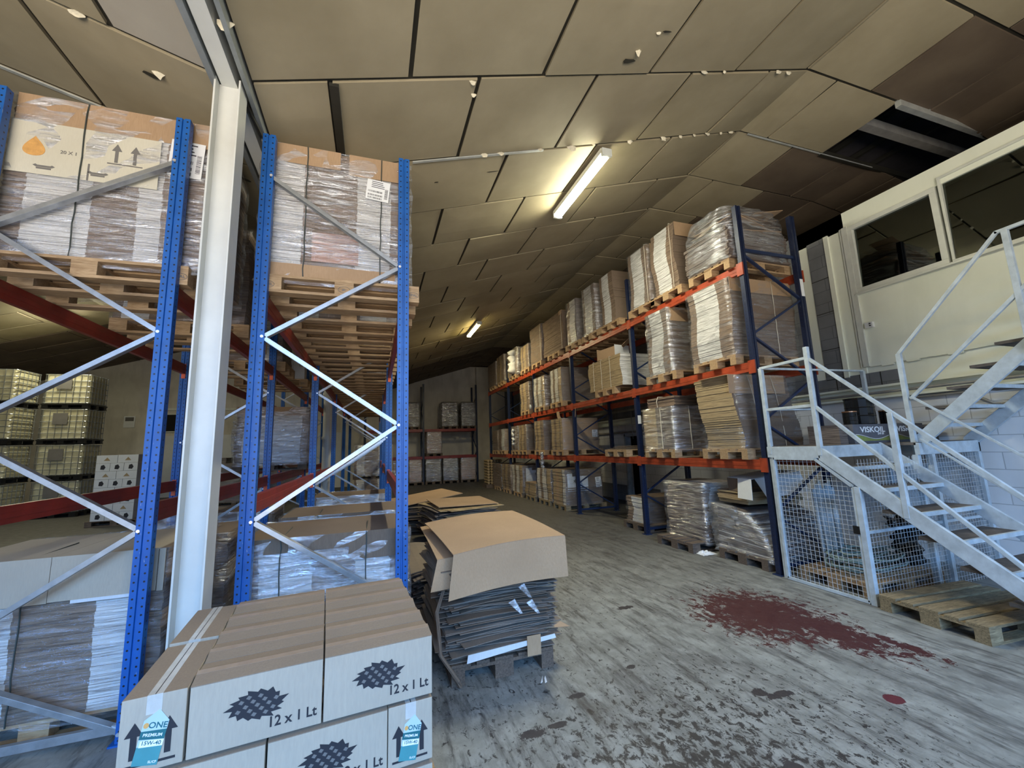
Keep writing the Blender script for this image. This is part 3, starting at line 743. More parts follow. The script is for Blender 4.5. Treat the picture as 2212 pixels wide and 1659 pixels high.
# --- top beams
i = cnt.setdefault('top', 0)
pallet(RACKX-.12+.6, 4.62, LEV_R[2], 0, 'wooden pallet on the top beams of the right rack, under the messy wrapped bundle', GRPP, 'wood')
b0 = empty('wrapped_board_bundle', (RACKX+.45, 4.62, LEV_R[2]+.1445), 0, "messy bundle of waste cardboard in glossy film, front of the top right beams", 'cardboard bundle')
mb, mats = stack_mesh(1.14, .84, .46, {'-x': [(1, 'edged')], '-y': [(1, 'edged')], 'all': 'edged'}, 5, .022, .012, .01, 'kraftd'); mb.build('stacked_board', mats, b0)
mm = MB(); g = random.Random(11)
for i in range(26):
    z = .46+i*.014+g.uniform(0, .01); a = R(g.uniform(-14, 14)); wx = g.uniform(.44, .58)*(1-i*.012); wy = g.uniform(.34, .44)*(1-i*.012); cx, cy_ = g.uniform(-.06, .1), g.uniform(-.05, .05); tl = g.uniform(-.10, .10)
    P = []
    for zz in (0, .012):
        for sx_, sy_ in ((-1, -1), (1, -1), (1, 1), (-1, 1)):
            px, py = cx+sx_*wx*math.cos(a)-sy_*wy*math.sin(a), cy_+sx_*wx*math.sin(a)+sy_*wy*math.cos(a); P.append((px, py, z+zz+tl*px))
    mm.hexa(P, g.choice((0, 1, 2, 1)))
mm.build('loose_board', ['kraft', 'kraftd', 'edged'], b0)
MB().bar((.1, -.2, .80), (.62, -.25, .90), .34, .008, 0, (0, 0, 1)).build('loose_sheet', 'kraft', b0)
def blanket(w_, d_, h, seed, zf, amp):
    g_ = random.Random(seed); m = MB(); nu, nv = 44, 12
    for j in range(nv+1):
        f = j/nv
        for i in range(nu):
            a = 2*math.pi*i/nu; ex = 5; cx, sx_ = math.cos(a), math.sin(a)
            rr_ = (abs(cx)**ex+abs(sx_)**ex)**(-1/ex); k = zf(f)
            m.v.append((cx*rr_*w_/2*k+g_.uniform(-amp, amp), sx_*rr_*d_/2*k+g_.uniform(-amp, amp), h*(1-(1-f)**1.3) if f > .5 else h*f*1.19 + g_.uniform(-amp, amp)*.5))
    for j in range(nv):
        for i in range(nu): m.f.append((j*nu+i, j*nu+(i+1) % nu, (j+1)*nu+(i+1) % nu, (j+1)*nu+i)); m.m.append(0)
    m.f.append(tuple(nv*nu+i for i in range(nu))); m.m.append(0); return m
blanket(1.26, .94, .86, 8, lambda f: 1 if f < .6 else 1-(f-.6)*.45,   .018).build('stretch_wrap', 'wrap', b0, smooth=True)
cnt['top'] = 1
rload('top', 5.28, 5.88, 1.14, W3, 'tall carton stack with white stripe and tan flap', [('-y', .24, 'kraft', .02, .95)], None, [('-x', .10, 'cord')], seed=21, drift=.018)
rload('top', 5.98, 6.58, 1.10, W3, 'white striped carton stack with small tan flap', [('-y', .26, 'kraft', .05, .9)], 'wrapl', [('-x', .08, 'cord')], seed=22, drift=.016)
rload('top', 7.14, 7.66, 1.10, [(.18, 'edge'), (.52, 'edgew'), (.3, 'edge')], 'white striped carton stack leaning backwards at its crown', None, None, seed=23, drift=.02, lean=(0, .05))
rload('top', 7.94, 8.50, 1.12, [(.14, 'edge'), (.6, 'edgew'), (.26, 'edge')], 'white striped carton stack with shiny yellowish film', None, 'wrap', seed=24)
rload('top', 8.88, 9.38, 1.10, [(.3, 'edge'), (.6, 'edgew'), (.1, 'edged')], 'narrow pale carton stack before the upright', None, 'wrapl', seed=25, pal=True, side='edged')
rload('top', 9.66, 10.98, 1.05, WB, "wide plain brown carton stack with corner cord", [('-x', .1, 'kraft', 0, .14)], None, [('-x', .04, 'cord')], seed=26, detail=False)
rload('top', 11.14, 12.06, 1.12, WB, 'plain brown carton stack with rounded top', None, 'wrapl', [('-x', .05, 'cord')], seed=27, detail=False, drift=.02)
rload('top', 12.28, 13.02, .80, W5, 'short greyish carton stack', None, 'wrapl', seed=28, detail=False)
rload('top', 13.40, 14.50, .95, W5, 'dim carton stack draped with torn white film', None, 'wrap', seed=29, detail=False)
rload('top', 14.96, 15.9, 1.05, W5, 'dim tall carton stack', None, 'wrapl', seed=30, detail=False)
rload('top', 16.1, 17.3, 1.0, WB, 'farthest dark carton stack', None, 'wrapl', seed=31, detail=False)
# --- middle beams
rload('middle', 4.30, 5.10, 1.12, W3, 'largest white striped carton stack with wavy cords', [('-y', .20, 'kraft', .0, .98)], 'wrapl', [('-y', .28, 'cord'), ('-y', .66, 'cord')], depth=1.2, seed=41, drift=.02)
rload('middle', 5.60, 6.18, 1.12, W3, 'white striped carton stack with shiny film edge', [('-y', .24, 'kraft', .03, .95)], 'wrap', [('-y', .45, 'cord')], seed=42, drift=.016)
m3 = rload('middle', 7.10, 8.42, .66, WT, 'low tan banded carton stack with white end', None, None, [('-x', .28, 'cord'), ('-x', .55, 'cord'), ('-x', .8, 'cord')], seed=43, side='edgew', t=.03)
rload('middle', 9.92, 10.62, .92, W6, 'pale ribbed carton stack just behind the second bay', None, 'wrapl', seed=44, detail=False)
rload('middle', 11.08, 11.92, .90, W6, 'ribbed carton stack with drooping film', None, 'wrap', seed=45, detail=False)
rload('middle', 12.36, 13.2, .92, W5, 'dim ribbed carton stack, last one', None, 'wrapl', seed=46, detail=False)
# --- lower beams
rload('lower', 4.36, 5.02, 1.02, [(.16, 'edgey'), (.84, 'edgey')], 'curved tan carton stack bulging to the aisle', [('-y', .26, 'kraft', -.02, .95)], 'wrapl', [('-y', .3, 'cord'), ('-y', .7, 'cord')], seed=51, drift=.03, lean=(-.10, .04), side='kraftd')
rload('lower', 5.70, 6.50, .72, [(.45, 'edgey'), (.55, 'edged')], 'dark low carton stack in loose film', None, 'wrap', [('-x', .35, 'cord'), ('-y', .3, 'cord')], seed=52, drift=.01)
z = LEV_R[0]+.1445+.72
lb = empty('board_bundle', (RACKX+.42, 6.05, z+.008), R(4), 'flat bundle of folded boards lying on the dark low carton stack', 'cardboard bundle')
mb, mats = stack_mesh(1.0, .66, .17, {'all': 'edge'}, 53, .02, .02, .01); mb.build('stacked_board', mats, lb)
MB().tube([(-.52, .05, 0), (-.535, .05, .1), (-.5, .05, .185), (0, .05, .19)], .006, 5).build('strap', 'cord', lb)
pallet(RACKX+.48, 7.50, LEV_R[0], 0, 'pallet on the lower beams of the right rack, carrying only a few flat sheets', GRPP, 'wood')
g = random.Random(4)
for i, (nm) in enumerate(('bottom sheet', 'dark bent sheet second from the bottom', 'grey sheet third from the bottom', 'small top sheet')):
    o = MB().box(-.5+i*.05, .5-i*.05, -.38+i*.03, .36-i*.04, 0, .008).build('cardboard_sheet', ['kraftd'], None, (RACKX+.40+i*.02, 7.48+i*.03, LEV_R[0]+.150+i*.018), (R(g.uniform(-.5, .5)), R(g.uniform(-.3, .3)), R(g.uniform(-9, 9))))
    tag(o, '%s of flat cardboards on the nearly empty pallet' % nm, 'cardboard sheet', 'flat sheets on the nearly empty pallet')
cnt['lower'] = 3
rload('lower', 10.02, 10.72, .84, [(.25, 'edgey'), (.2, 'edge'), (.3, 'edgey'), (.06, 'edged'), (.19, 'edgey')], 'pale ribbed carton stack with a pinkish side', None, 'wrapl', seed=61, side='kraft')
rr1 = [o for o in C.objects if o.get('label', '').startswith('pale ribbed carton stack with a pinkish')][0]
label_sheet(rr1, (.42, -.375, .42), .17, .19, '-y')
rload('lower', 11.28, 12.0, .88, W5, "ribbed pale carton stack above film tail", None, 'wrapl', seed=62, detail=False)
rload('lower', 12.78, 13.5, .84, W5, 'ribbed grey carton stack', None, 'wrapl', seed=63, detail=False)
rload('lower', 13.62, 14.28, .84, WB, 'brown carton stack with hanging white film', None, 'wrap', seed=64, detail=False)
rload('lower', 15.2, 15.95, .82, [(.5, 'edge'), (.5, 'whiteb')], 'carton stack half covered by a white sheet', None, 'wrapl', seed=65, detail=False)
rload('lower', 16.1, 16.85, .80, WB, 'farthest carton stack', None, 'wrapl', seed=66, detail=False)
# film scraps hanging from the beams
def film_tail(x, y, z, h, w_, label, mat='bag'):
    m = MB(); g_ = random.Random(int(y*10)); n = 9
    pts = [(x-.01+g_.uniform(-.02, .02), y+g_.uniform(-.03, .03), z-h*i/n) for i in range(n+1)]
    m.tube(pts, [w_*(.35+.65*abs(math.sin(i*1.3+1)))*.5 for i in range(n+1)], 7)
    return tag(m.build('film_scrap', mat, smooth=True), label, 'plastic film', 'scraps hanging from the rack beams')
film_tail(RACKX-.14, 11.4, 1.50, .46, .16, 'twisted film tail hanging over the lower orange beam')
film_tail(RACKX-.14, 14.0, 2.30, .55, .12, 'white film scrap hanging on a carton stack of the lower beams', 'whiteb')
film_tail(RACKX-.14, 13.8, 5.1, .8, .4, 'big torn white film draped on a far carton stack of the top beams', 'whiteb')
for y, a, lb_ in ((10.25, .3, 'torn paper flap hanging below the middle beam, left of the upright'), (9.2, -.4, 'torn paper flap hanging below the middle beam, right of the upright')):
    tag(MB().prism([(-.05, 0), (.06, 0), (.09, -.12), (.16, -.22), (.04, -.24), (-.02, -.14)], 0, .003, 0, lambda p, q_, r_: (r_, -p, q_)).build('paper_flap', 'kraft', None, (RACKX-.10, y, 2.60), (0, .1, a)), lb_, 'paper', 'scraps hanging from the rack beams')
# open carton with upright flaps on the banded stack
oc = empty('open_carton', (RACKX+.15, 7.75, LEV_R[1]+.1445+.66+.012), R(8), 'open carton with white flap standing on the low banded stack of the middle beams', 'carton')
MB().box(-.2, -.194, -.3, .3, 0, .22).box(.194, .2, -.3, .3, 0, .24).box(-.2, .2, .294, .3, 0, .26).box(-.2, .2, -.3, .3, 0, .005).build('carton_body', 'kraft', oc)
MB().box(-.2, .2, -.306, -.3, 0, .25).build('carton_flap', 'whiteb', oc); MB().bar((.0, -.33, .2), (.1, -.45, .34), .3, .005, up=(0, 0, 1)).build('carton_flap', 'kraft', oc)

# --- floor under the right rack
pa = pallet(5.20, 5.78, 0, R(2), 'dark wooden pallet on the floor under the leaning wrapped grey board stack', GRPP, 'woodd')
load('board_stack', 5.22, 5.76, .1445, .70, .84, .88, {'-x': [(1, 'edged')], '-y': [(.12, 'edge'), (.75, 'edgew'), (.13, 'edged')], 'all': 'edged'}, 'leaning wrapped grey board stack with a white side on the floor beside the slumped pile', None, 71, None, 'wrap', None, R(2), t=.022, jit=.010, drift=.02, lean=(.02, -.03), cat='board stack', wtop=True)
load('board_stack', 5.60, 5.45, .1445, .0, .0, .0, {}, '', None, 1) if False else None
pb = pallet(5.42, 4.66, 0, R(0), 'dark wooden pallet on the floor under the slumped glossy board pile', GRPP, 'woodd')
sp_ = empty('slumped_board_pile', (5.42, 4.66, .1445), 0, 'slumped pile of dark boards in glossy film on the floor by the front rack upright', 'board pile')
mm = MB(); g = random.Random(21); n = 46
for i in range(n):
    f = i/n; z = f*.60; sl = .32*(f**.7); cx = g.uniform(-.012, .012); x0, x1 = -.56+cx+f*.02, .50+cx; y0, y1 = -.46+g.uniform(-.02, .02)+(f**2.2)*.36, .42-.02*f+g.uniform(-.01, .01)
    dz = lambda y: -sl*max(0, (y1-.25-y))*.55
    mm.hexa([(x0, y0, max(0, z+dz(y0))), (x1, y0, max(0, z+dz(y0))), (x1, y1, z+dz(y1)), (x0, y1, z+dz(y1)), (x0, y0, max(.013, z+.013+dz(y0))), (x1, y0, max(.013, z+.013+dz(y0))), (x1, y1, z+.013+dz(y1)), (x0, y1, z+.013+dz(y1))], g.choice((0, 0, 1, 0)))
mm.build('stacked_board', ['edged', 'edgew'], sp_)
s_ = wrap_shell(1.14, .92, .62, 5, .014, .02, True)
for i, v in enumerate(s_.v):
    k = max(0, -v[1]+.1)*1.0*(v[2]/.62); s_.v[i] = (v[0], v[1]+(.34*(v[2]/.62)**2 if v[1] < 0 else 0), v[2]-k*.18)
s_.build('stretch_wrap', 'wraph', sp_, smooth=True)
ub = empty('board_bundle', (5.42, 4.80, .1445+.64), R(-5), 'bundle of grey boards lying on the slumped glossy board pile', 'cardboard bundle')
mb, mats = stack_mesh(.94, .56, .17, {'all': 'edgey'}, 75, .018, .02, .02, 'kraftd'); mb.build('stacked_board', mats, ub)
wc = empty('open_carton', (5.30, 4.62, .98), R(-12), 'white outside brown inside open carton tossed on the slumped board pile', 'carton')
P = [(-.34, -.28, 0), (.3, -.28, -.0), (.3, .22, .0), (-.34, .22, .0)]
c = MB(); c.bar((-.36, .0, .16), (.36, .0, .26), .5, .006, 0, (0, 0, 1)); c.build('carton_body', 'whiteb', wc)
MB().hexa([(-.36, .25, .0), (.36, .25, .0), (.36, .255, 0), (-.36, .255, 0), (-.36, .25, .16), (.36, .25, .26), (.36, .255, .26), (-.36, .255, .16)]).hexa([(-.37, -.25, .155), (-.365, -.25, .155), (-.365, .25, .155), (-.37, .25, .155), (-.38, -.02, -.02), (-.375, -.02, -.02), (-.375, .22, -.02), (-.38, .22, -.02)]).build('carton_inside', 'kraftd', wc)
MB().hexa([(-.385, -.30, .17), (-.38, -.30, .17), (-.38, -.02, .17), (-.385, -.02, .17), (-.44, -.36, -.10), (-.435, -.36, -.10), (-.435, -.06, -.10), (-.44, -.06, -.10)]).build('carton_flap', 'whiteb', wc)
MB().hexa([(-.30, -.26, .165), (.38, -.26, .25), (.38, -.255, .25), (-.30, -.255, .165), (-.22, -.36, -.08), (.42, -.36, -.02), (.42, -.355, -.02), (-.22, -.355, -.08)]).build('carton_flap', 'whiteb', wc)
# crumpled paper
pm_ = MB(); g = random.Random(31); n = 8
gr = [[(4.66+i*.033+g.uniform(-.01, .01), 5.20+j*.03+g.uniform(-.01, .01), .004+g.uniform(0, .05)*math.sin(math.pi*i/n)*math.sin(math.pi*j/n)) for j in range(n+1)] for i in range(n+1)]
for i in range(n):
    for j in range(n): pm_.quad(gr[i][j], gr[i+1][j], gr[i+1][j+1], gr[i][j+1])
po = pm_.build('crumpled_paper', 'paper'); po.modifiers.new('s', 'SOLIDIFY').thickness = .002; tag(po, 'crumpled white paper on the floor before the leaning board stack', 'paper')
# half-height load behind upright two
pallet(5.50, 7.24, 0, 0, 'dark pallet on the floor under the half height carton stack of the second bay', GRPP, 'woodd')
hl = load('carton_stack', 5.46, 7.26, .1445, .98, .60, .48, {'-x': [(.3, 'edge'), (.7, 'whiteb')], '-y': [(1, 'kraftd')], 'all': 'edge'}, 'half height carton stack with white front on the floor beside the second upright', GRPL, 77, None, 'wrapl')
label_sheet(hl, (.22, -.325, .2), .3, .24, '-y', 0, False)
# row of floor loads further back
def printed_side(root, x0, x1, y, z0, z1):
    m = MB(); m.prism([(x0, z0), (x1, z0), (x1, z1-.08), (x0+.24*(x1-x0), z1-.08), (x0+.24*(x1-x0), z1), (x0, z1)], y-.004, y, 0, lambda a, b, c: (a, c, b))
    m.build('printed_board', 'whiteb', root); cx, cz = (x0+x1)/2-.04, (z0+z1)/2+.03
    MB().prism([(cx+.085*(1+.25*((i % 2)*2-1))*math.cos(2*math.pi*i/16), cz+.05*(1+.25*((i % 2)*2-1))*math.sin(2*math.pi*i/16)) for i in range(16)], y-.006, y-.004, 0, lambda a, b, c: (a, c, b)).build('printed_logo', 'inkg', root)
    MB().box((x0+x1)/2-.01, (x0+x1)/2-.004, y-.006, y-.004, z0, z1-.08).build('printed_line', 'inkg', root)
f1 = rload('floor', 10.0, 10.78, .90, [(.26, 'edgey'), (.2, 'kraft'), (.28, 'edgey'), (.05, 'edged'), (.21, 'edgew')], 'big grey carton stack with printed white board', None, 'wrapl', seed=81, matp='woody')
printed_side(f1, -.48, .12, -.395, .34, .80); label_sheet(f1, (.42, -.42, .55), .17, .26, '-y', .1)
rload('floor', 10.92, 11.95, .88, W6, 'tall ribbed grey carton stack', None, 'wrapl', seed=82, matp='woody', detail=False)
rload('floor', 12.08, 13.05, .40, [(.3, 'edgey'), (.1, 'edged'), (.6, 'edgey')], 'short grey carton stack', None, 'wrapl', seed=83, matp='woody', detail=False)
f4 = rload('floor', 13.3, 14.35, .90, W6, 'carton stack with a printed white board', None, 'wrapl', seed=84, detail=False)
printed_side(f4, -.42, .5, -.54, .36, .82)
f5 = rload('floor', 14.55, 15.6, .90, W5, 'brown grey carton stack with small white sheet', None, 'wrapl', seed=85, detail=False)
label_sheet(f5, (.3, -.54, .5), .24, .36, '-y', 0, False)
rload('floor', 15.7, 16.9, .88, WB, 'farthest brown carton stack', None, 'wrapl', seed=86, detail=False)
# log-like stack of yellowish tubes at the very end
lg = empty('roll_stack', (4.95, 17.65, 0), 0, 'pallet of yellowish cardboard rolls at the far end of the right rack', 'roll stack')
for r_ in range(9):
    m = MB()
    for k in range(5): m.tube([(-.28+k*.14, -.3, .20+r_*.115), (-.28+k*.14, .3, .20+r_*.115)], .055, 8)
    m.build('roll_row', 'edgey', lg)
MB().box(-.4, .4, -.35, .35, 0, .144).build('pallet_base', 'woodd', lg)

# ------------------------------------------------------------------ left racks
FY_L = [3.44, 6.64, 9.84, 13.04, 16.24]; LEV_L = [1.41, 2.95]
def left_rack(xa, xb, label, first_low, beams_low_bays):
    rt = empty('pallet_rack', (xa, FY_L[0], 0), 0, label, 'pallet rack')
    y0 = FY_L[0]; wx = xb-xa
    for fi, y in enumerate(FY_L):
        for x in (0, wx):
            upright(rt, x, y-y0, 4.25, 'blue'); MB().box(-.07, .07, -.055, .055, 0, .01).build('foot_plate', 'blue', rt, (x, y-y0, 0))
        zz = [3.89, 3.235, 2.575, 1.90, 1.24, .58, .06]; near = 0
        for k in range(6):
            sA = first_low if k % 2 == 0 else 1-first_low
            a = (sA*wx, y-y0, zz[k]); b = ((1-sA)*wx, y-y0, zz[k+1])
            dx = .03 if a[0] < b[0] else -.03
            MB().cbar((a[0]+dx, a[1], a[2]), (b[0]-dx, b[1], b[2]), .03, .045, .003, up=(0, 1, 0)).build('brace', 'galv', rt)
        MB().cbar((.03, y-y0, .08), (wx-.03, y-y0, .08), .03, .045, .003).build('brace', 'galv', rt)
        m = MB()
        for k, z in enumerate(zz):
            sA = first_low if k % 2 == 0 else 1-first_low; xx = sA*wx+(.03 if sA == 0 else -.03)
            m.tube([(xx, y-y0-.042, z), (xx, y-y0-.030, z)], .011, 8)
        m.build('bolt', 'bolt', rt)
        for z in LEV_L:
            for x, s in ((0, -1), (wx, 1)):
                for e in (-1, 1):
                    if fi == 0 and e < 0: continue
                    MB().box(-.022, .022, -.006, .006, -.17, .03).build('beam_connector', 'clip' if fi else 'red', rt, (x+s*.0, y-y0+e*.042, z-.02))
    for ya, yb in zip(FY_L[:-1], FY_L[1:]):
        for z in LEV_L:
            for x in (0, wx):
                m = MB(); m.box(-.022, .022, ya+.05-y0, yb-.05-y0, z-.13, z); m.box(-.025, .025, ya+.05-y0, yb-.05-y0, z-.09, z-.05)
                m.build('beam', 'red', rt, (x, 0, 0), bevel=.003)
    return rt
XA, XD, XB, XC = -1.41, -2.46, -.835, .215
left_rack(XD, XA, 'bright blue pallet rack with red beams left of the white steel column', 1, None)
left_rack(XB, XC, 'bright blue pallet rack with red beams right of the white steel column', 0, None)
xm1, xm2 = (XB+XC)/2, (XD+XA)/2
LB = {'-y': [(.06, 'edge'), (.20, 'edgew'), (.36, 'edge'), (.24, 'edgew'), (.14, 'edge')], 'all': 'edge'}
# front load right of the column
G1 = 'carton stacks on the upper beams of the left racks'; G2 = 'pallets on the upper beams of the left racks'
p1 = pallet(xm1+.06, 3.86, LEV_L[1], 0, 'stamped pine pallet on the upper beams right of the white column, nearest one', G2, 'wood')
epal(p1, (-.55, .55)); epal(p1, (0,), '#::')
l1 = load('carton_stack', xm1+.0, 3.92, LEV_L[1]+.1445, 1.16, .78, 1.17, LB, 'tall wrapped carton stack with two white stripes and barcode label, nearest right of the column', G1, 101, [('-y', .16, 'kraft', .05, .50), ('-y', .19, 'kraft', .56, .94)], 'wrap', [('-y', .28, 'band'), ('-y', .79, 'band')], t=.014, jit=.004, drift=.004)
label_sheet(l1, (.31, -.432, .86), .19, .19, '-y', -.1)
MB().box(-.20, .16, -.405, -.398, .16, .42).build('pink_print', 'edgep', l1)
MB().box(-.5, .46, -.414, -.408, .0, .12).build('bottom_board', 'kraft', l1)
# front load left of the column
p2 = pallet(xm2+.02, 3.86, LEV_L[1], 0, 'stamped pine pallet on the upper beams left of the white column, nearest one', G2, 'wood'); epal(p2, (.55,)); epal(p2, (-.55,))
l2 = load('carton_stack', xm2+.10, 3.92, LEV_L[1]+.1445, 1.22, .78, 1.20, {'-y': [(.10, 'edge'), (.30, 'edgew'), (.22, 'edge'), (.12, 'edgew'), (.26, 'edge')], 'all': 'edge'}, "tall wrapped carton stack with cream arrow print, nearest left of the column", G1, 102, [('-y', .20, 'kraft', .02, .96)], 'wrap', [('-y', .34, 'band')], t=.014, jit=.004, drift=.004)
pb_ = MB().prism([(-.60, .60), (.26, .60), (.26, 1.0), (-.60, 1.0)], -.412, -.408, 0, lambda a, b, c: (a, c, b)).build('printed_board', 'cream', l2)
pr = MB(); TT = lambda a, b, c: (a, c, b); zf = (-.4145, -.412)
def arrow(root, x, z0, z1, w1, w2, zf_, mt='inkg'): MB().prism([(x-w1, z0), (x+w1, z0), (x+w1, z0+(z1-z0)*.62), (x+w2, z0+(z1-z0)*.62), (x, z1), (x-w2, z0+(z1-z0)*.62), (x-w1, z0+(z1-z0)*.62)], *zf_, 0, TT).build('printed_arrow', mt, root)
for x in (.0, .11): arrow(pb_, x, .77, .92, .010, .03, zf)
for nm_, x0_, x1_, z0_, z1_ in (('printed_line', -.05, .16, .755, .763), ('printed_line', -.156, -.146, .60, .73)): MB().prism([(x0_, z0_), (x1_, z0_), (x1_, z1_), (x0_, z1_)], *zf, 0, TT).build(nm_, 'inkg', pb_)
for x in (-.10, -.40):
    pr = MB(); pr.prism([(x-.055, .665), (x-.04, .655), (x+.05, .655), (x+.065, .665), (x+.05, .675), (x+.04, .668), (x-.03, .668), (x-.04, .675)], *zf, 0, TT).prism([(x-.035, .640), (x+.045, .640), (x+.045, .652), (x-.035, .652)], *zf, 0, TT); pr.build('handling_mark', 'inkg', pb_)
drop = [(-.46+.085*math.sin(t_)*math.sin(t_/2)**1.4, .81+.075*math.cos(t_)) for t_ in [2*math.pi*i/28 for i in range(28)]]
MB().prism(drop, *zf, 0, TT).build('printed_drop', 'ocher', pb_)
text('20 X 1', .035, 'inkg', pb_, (-.27, -.4128, .79), FY)
label_sheet(l2, (.43, -.42, .88), .22, .30, '-y', -.05, True)
# further loads on the upper beams
def uload(xm, y, k, side, h=1.15, dx=0, look='wrapped carton stack', w_=1.14, wr='wrapl', mat='wood', cargo=True):
    pallet(xm+.04+dx, y+.4, LEV_L[1], 0, 'pine pallet, %s on the upper beams %s of the white column' % (ORD[k], side), G2, mat, k < 3)
    if cargo:
        load('carton_stack', xm+.02+dx, y+.42, LEV_L[1]+.1445, w_, .76, h, LB, '%s, %s on the upper beams %s of the column' % (look, ORD[k], side), G1, 110+k, None, wr, t=.03)
k = 1
for a, b in zip(FY_L[:-1], FY_L[1:]):
    for j in range(3):
        if a == FY_L[0] and j == 0: continue
        uload(xm1, a+.06+j*1.06, k, 'right'); k += 1
uload(xm2, 4.95, 1, 'left', 1.1, .0); uload(xm2, 6.9, 2, 'left', 1.0)
pk = pallet(xm2+.13, 8.9, LEV_L[1], 0, 'stamped pine pallet high up beyond the white column, carrying white boxes', G2, 'wood'); epal(pk, (-.52, .52))
load('carton_stack', xm2-.12, 9.0, LEV_L[1]+.1445, .6, .6, .75, {'-y': [(1, 'edgew')], 'all': 'edgew'}, 'white wrapped stack on the stamped pallet high up beyond the column', G1, 131, None, 'wraph', t=.03)
for i_, (dx, dz, s, lb_) in enumerate(((.42, 0, .13, 'white carton at the right end of the stamped high pallet, lower one'), (.36, .265, .09, 'small white carton standing on another on the stamped high pallet'))):
    tag(MB().box(-s, s, -s, s, 0, 2*s).build('carton', 'whiteb', None, (xm2+.1+dx, 8.75, LEV_L[1]+.146+dz)), lb_, 'carton')
# load on the lower beams of the left rack, second bay
G3 = 'loads on the lower beams of the left racks'
pallet(xm2+.14, 9.05, LEV_L[0], 0, 'grey pallet on the lower red beams beyond the white column', G3, 'woodd')
load('wrapped_load', xm2+.16, 9.05, LEV_L[0]+.1445, 1.18, .8, 1.02, {'-y': [(.10, 'edge'), (.80, 'whiteb'), (.10, 'edge')], 'all': 'edge'}, 'brightly shining white wrapped load on the lower red beams beyond the white column', None, 133, [('-y', .16, 'kraft', 0, .96)], 'wraph', t=.02, cat='wrapped load', bulge=.03)
load('wrapped_load', -.0, 14.2, 1.0, 1.1, .8, .9, LB, 'dim brown wrapped load far down the right blue rack', None, 134, None, 'wraph', cat='wrapped load')
pallet(-.0, 14.2, .856, 0, 'pallet under the dim brown wrapped load far down the right blue rack', None, 'woodd', False)
load('carton_stack', -.0, 14.2, .1445, 1.1, .8, .70, LB, 'low carton stack under the dim brown wrapped load', None, 135, None, 'wrapl')
pallet(-.0, 14.2, 0, 0, 'bottom pallet of the dim brown wrapped load far down the right blue rack', None, 'woodd', False)
# floor loads under the left racks
G4 = 'wrapped carton stacks on the floor under the left racks'; G5 = 'pallets on the floor under the left racks'
def fload(xm, y, w_, d_, h, k, side, look, cap, wr='wrap', straps=None, bands=None, seed=150, mat='wood', taper=0, dx=0):
    pallet(xm+dx, y+.4, 0, 0, 'pine pallet, %s on the floor under the rack %s of the column' % (ORD[k], side), G5, mat, k < 2)
    return load('carton_stack', xm+dx, y+d_/2, .1445, w_, d_, h, bands or LB, '%s, %s on the floor %s of column' % (look, ORD[k], side), G4, seed, cap, wr, straps, t=.016, jit=.004, drift=.006, top='kraftd', taper=taper)
fload(xm1, 3.56, 1.16, .84, .94, 0, 'right', 'glossy wrapped carton stack with a brown top flap', [('-y', .10, 'kraftd', .0, .62), ('-y', .20, 'kraftd', .62, .97)], 'wraph', [('-y', .22, 'band'), ('-y', .73, 'band')], {'-y': [(.10, 'edge'), (.30, 'edgew'), (.26, 'edge'), (.22, 'edgew'), (.12, 'edge')], 'all': 'edge'}, 151)
fload(xm1, 4.80, 1.12, .82, .92, 1, 'right', 'crumpled film covered carton stack', [('-y', .05, 'kraftd', .0, .95)], 'wraph', [('-y', .3, 'band')], None, 152)
fload(xm1, 6.9, 1.10, .8, .90, 2, 'right', 'dim wrapped carton stack', None, 'wraph', None, None, 153, 'woodd')
ll = fload(xm2, 3.58, 1.20, .90, .95, 0, 'left', 'carton stack with smooth cream top board', None, 'wrapl', [('-y', .40, 'band')], {'-y': [(.10, 'edge'), (.26, 'edgew'), (.34, 'edge'), (.18, 'edgew'), (.12, 'edge')], '+x': [(1, 'edge')], 'all': 'edge'}, 154)
c = MB(); c.box(-.62, .0, -.478, .40, .95, .957); c.box(-.62, .0, -.484, -.478, .68, .957); c.box(.003, .56, -.478, .40, .95, .957); c.box(.003, .56, -.484, -.478, .685, .957); c.box(.565, .60, -.482, -.476, .68, .95)
c.build('top_board', 'carton', ll); MB().box(.12, .50, -.488, -.484, .665, .685).build('printed_strip', 'whiteb', ll)
fload(xm2, 5.0, 1.12, .8, .80, 1, 'left', 'film covered carton stack', None, 'wraph', None, None, 155)
fload(xm2, 6.9, 1.12, .8, .78, 2, 'left', 'dim film covered carton stack', None, 'wraph', None, None, 156)
bgm = blanket(.7, .5, .16, 44, lambda f: 1-.5*f, .03); bg = bgm.build('film_heap', 'bag', None, (xm2+.0, 5.4, .95), (0, 0, .3), smooth=True); tag(bg, 'crumpled heap of clear film lying on a carton stack left of the column', 'plastic film')

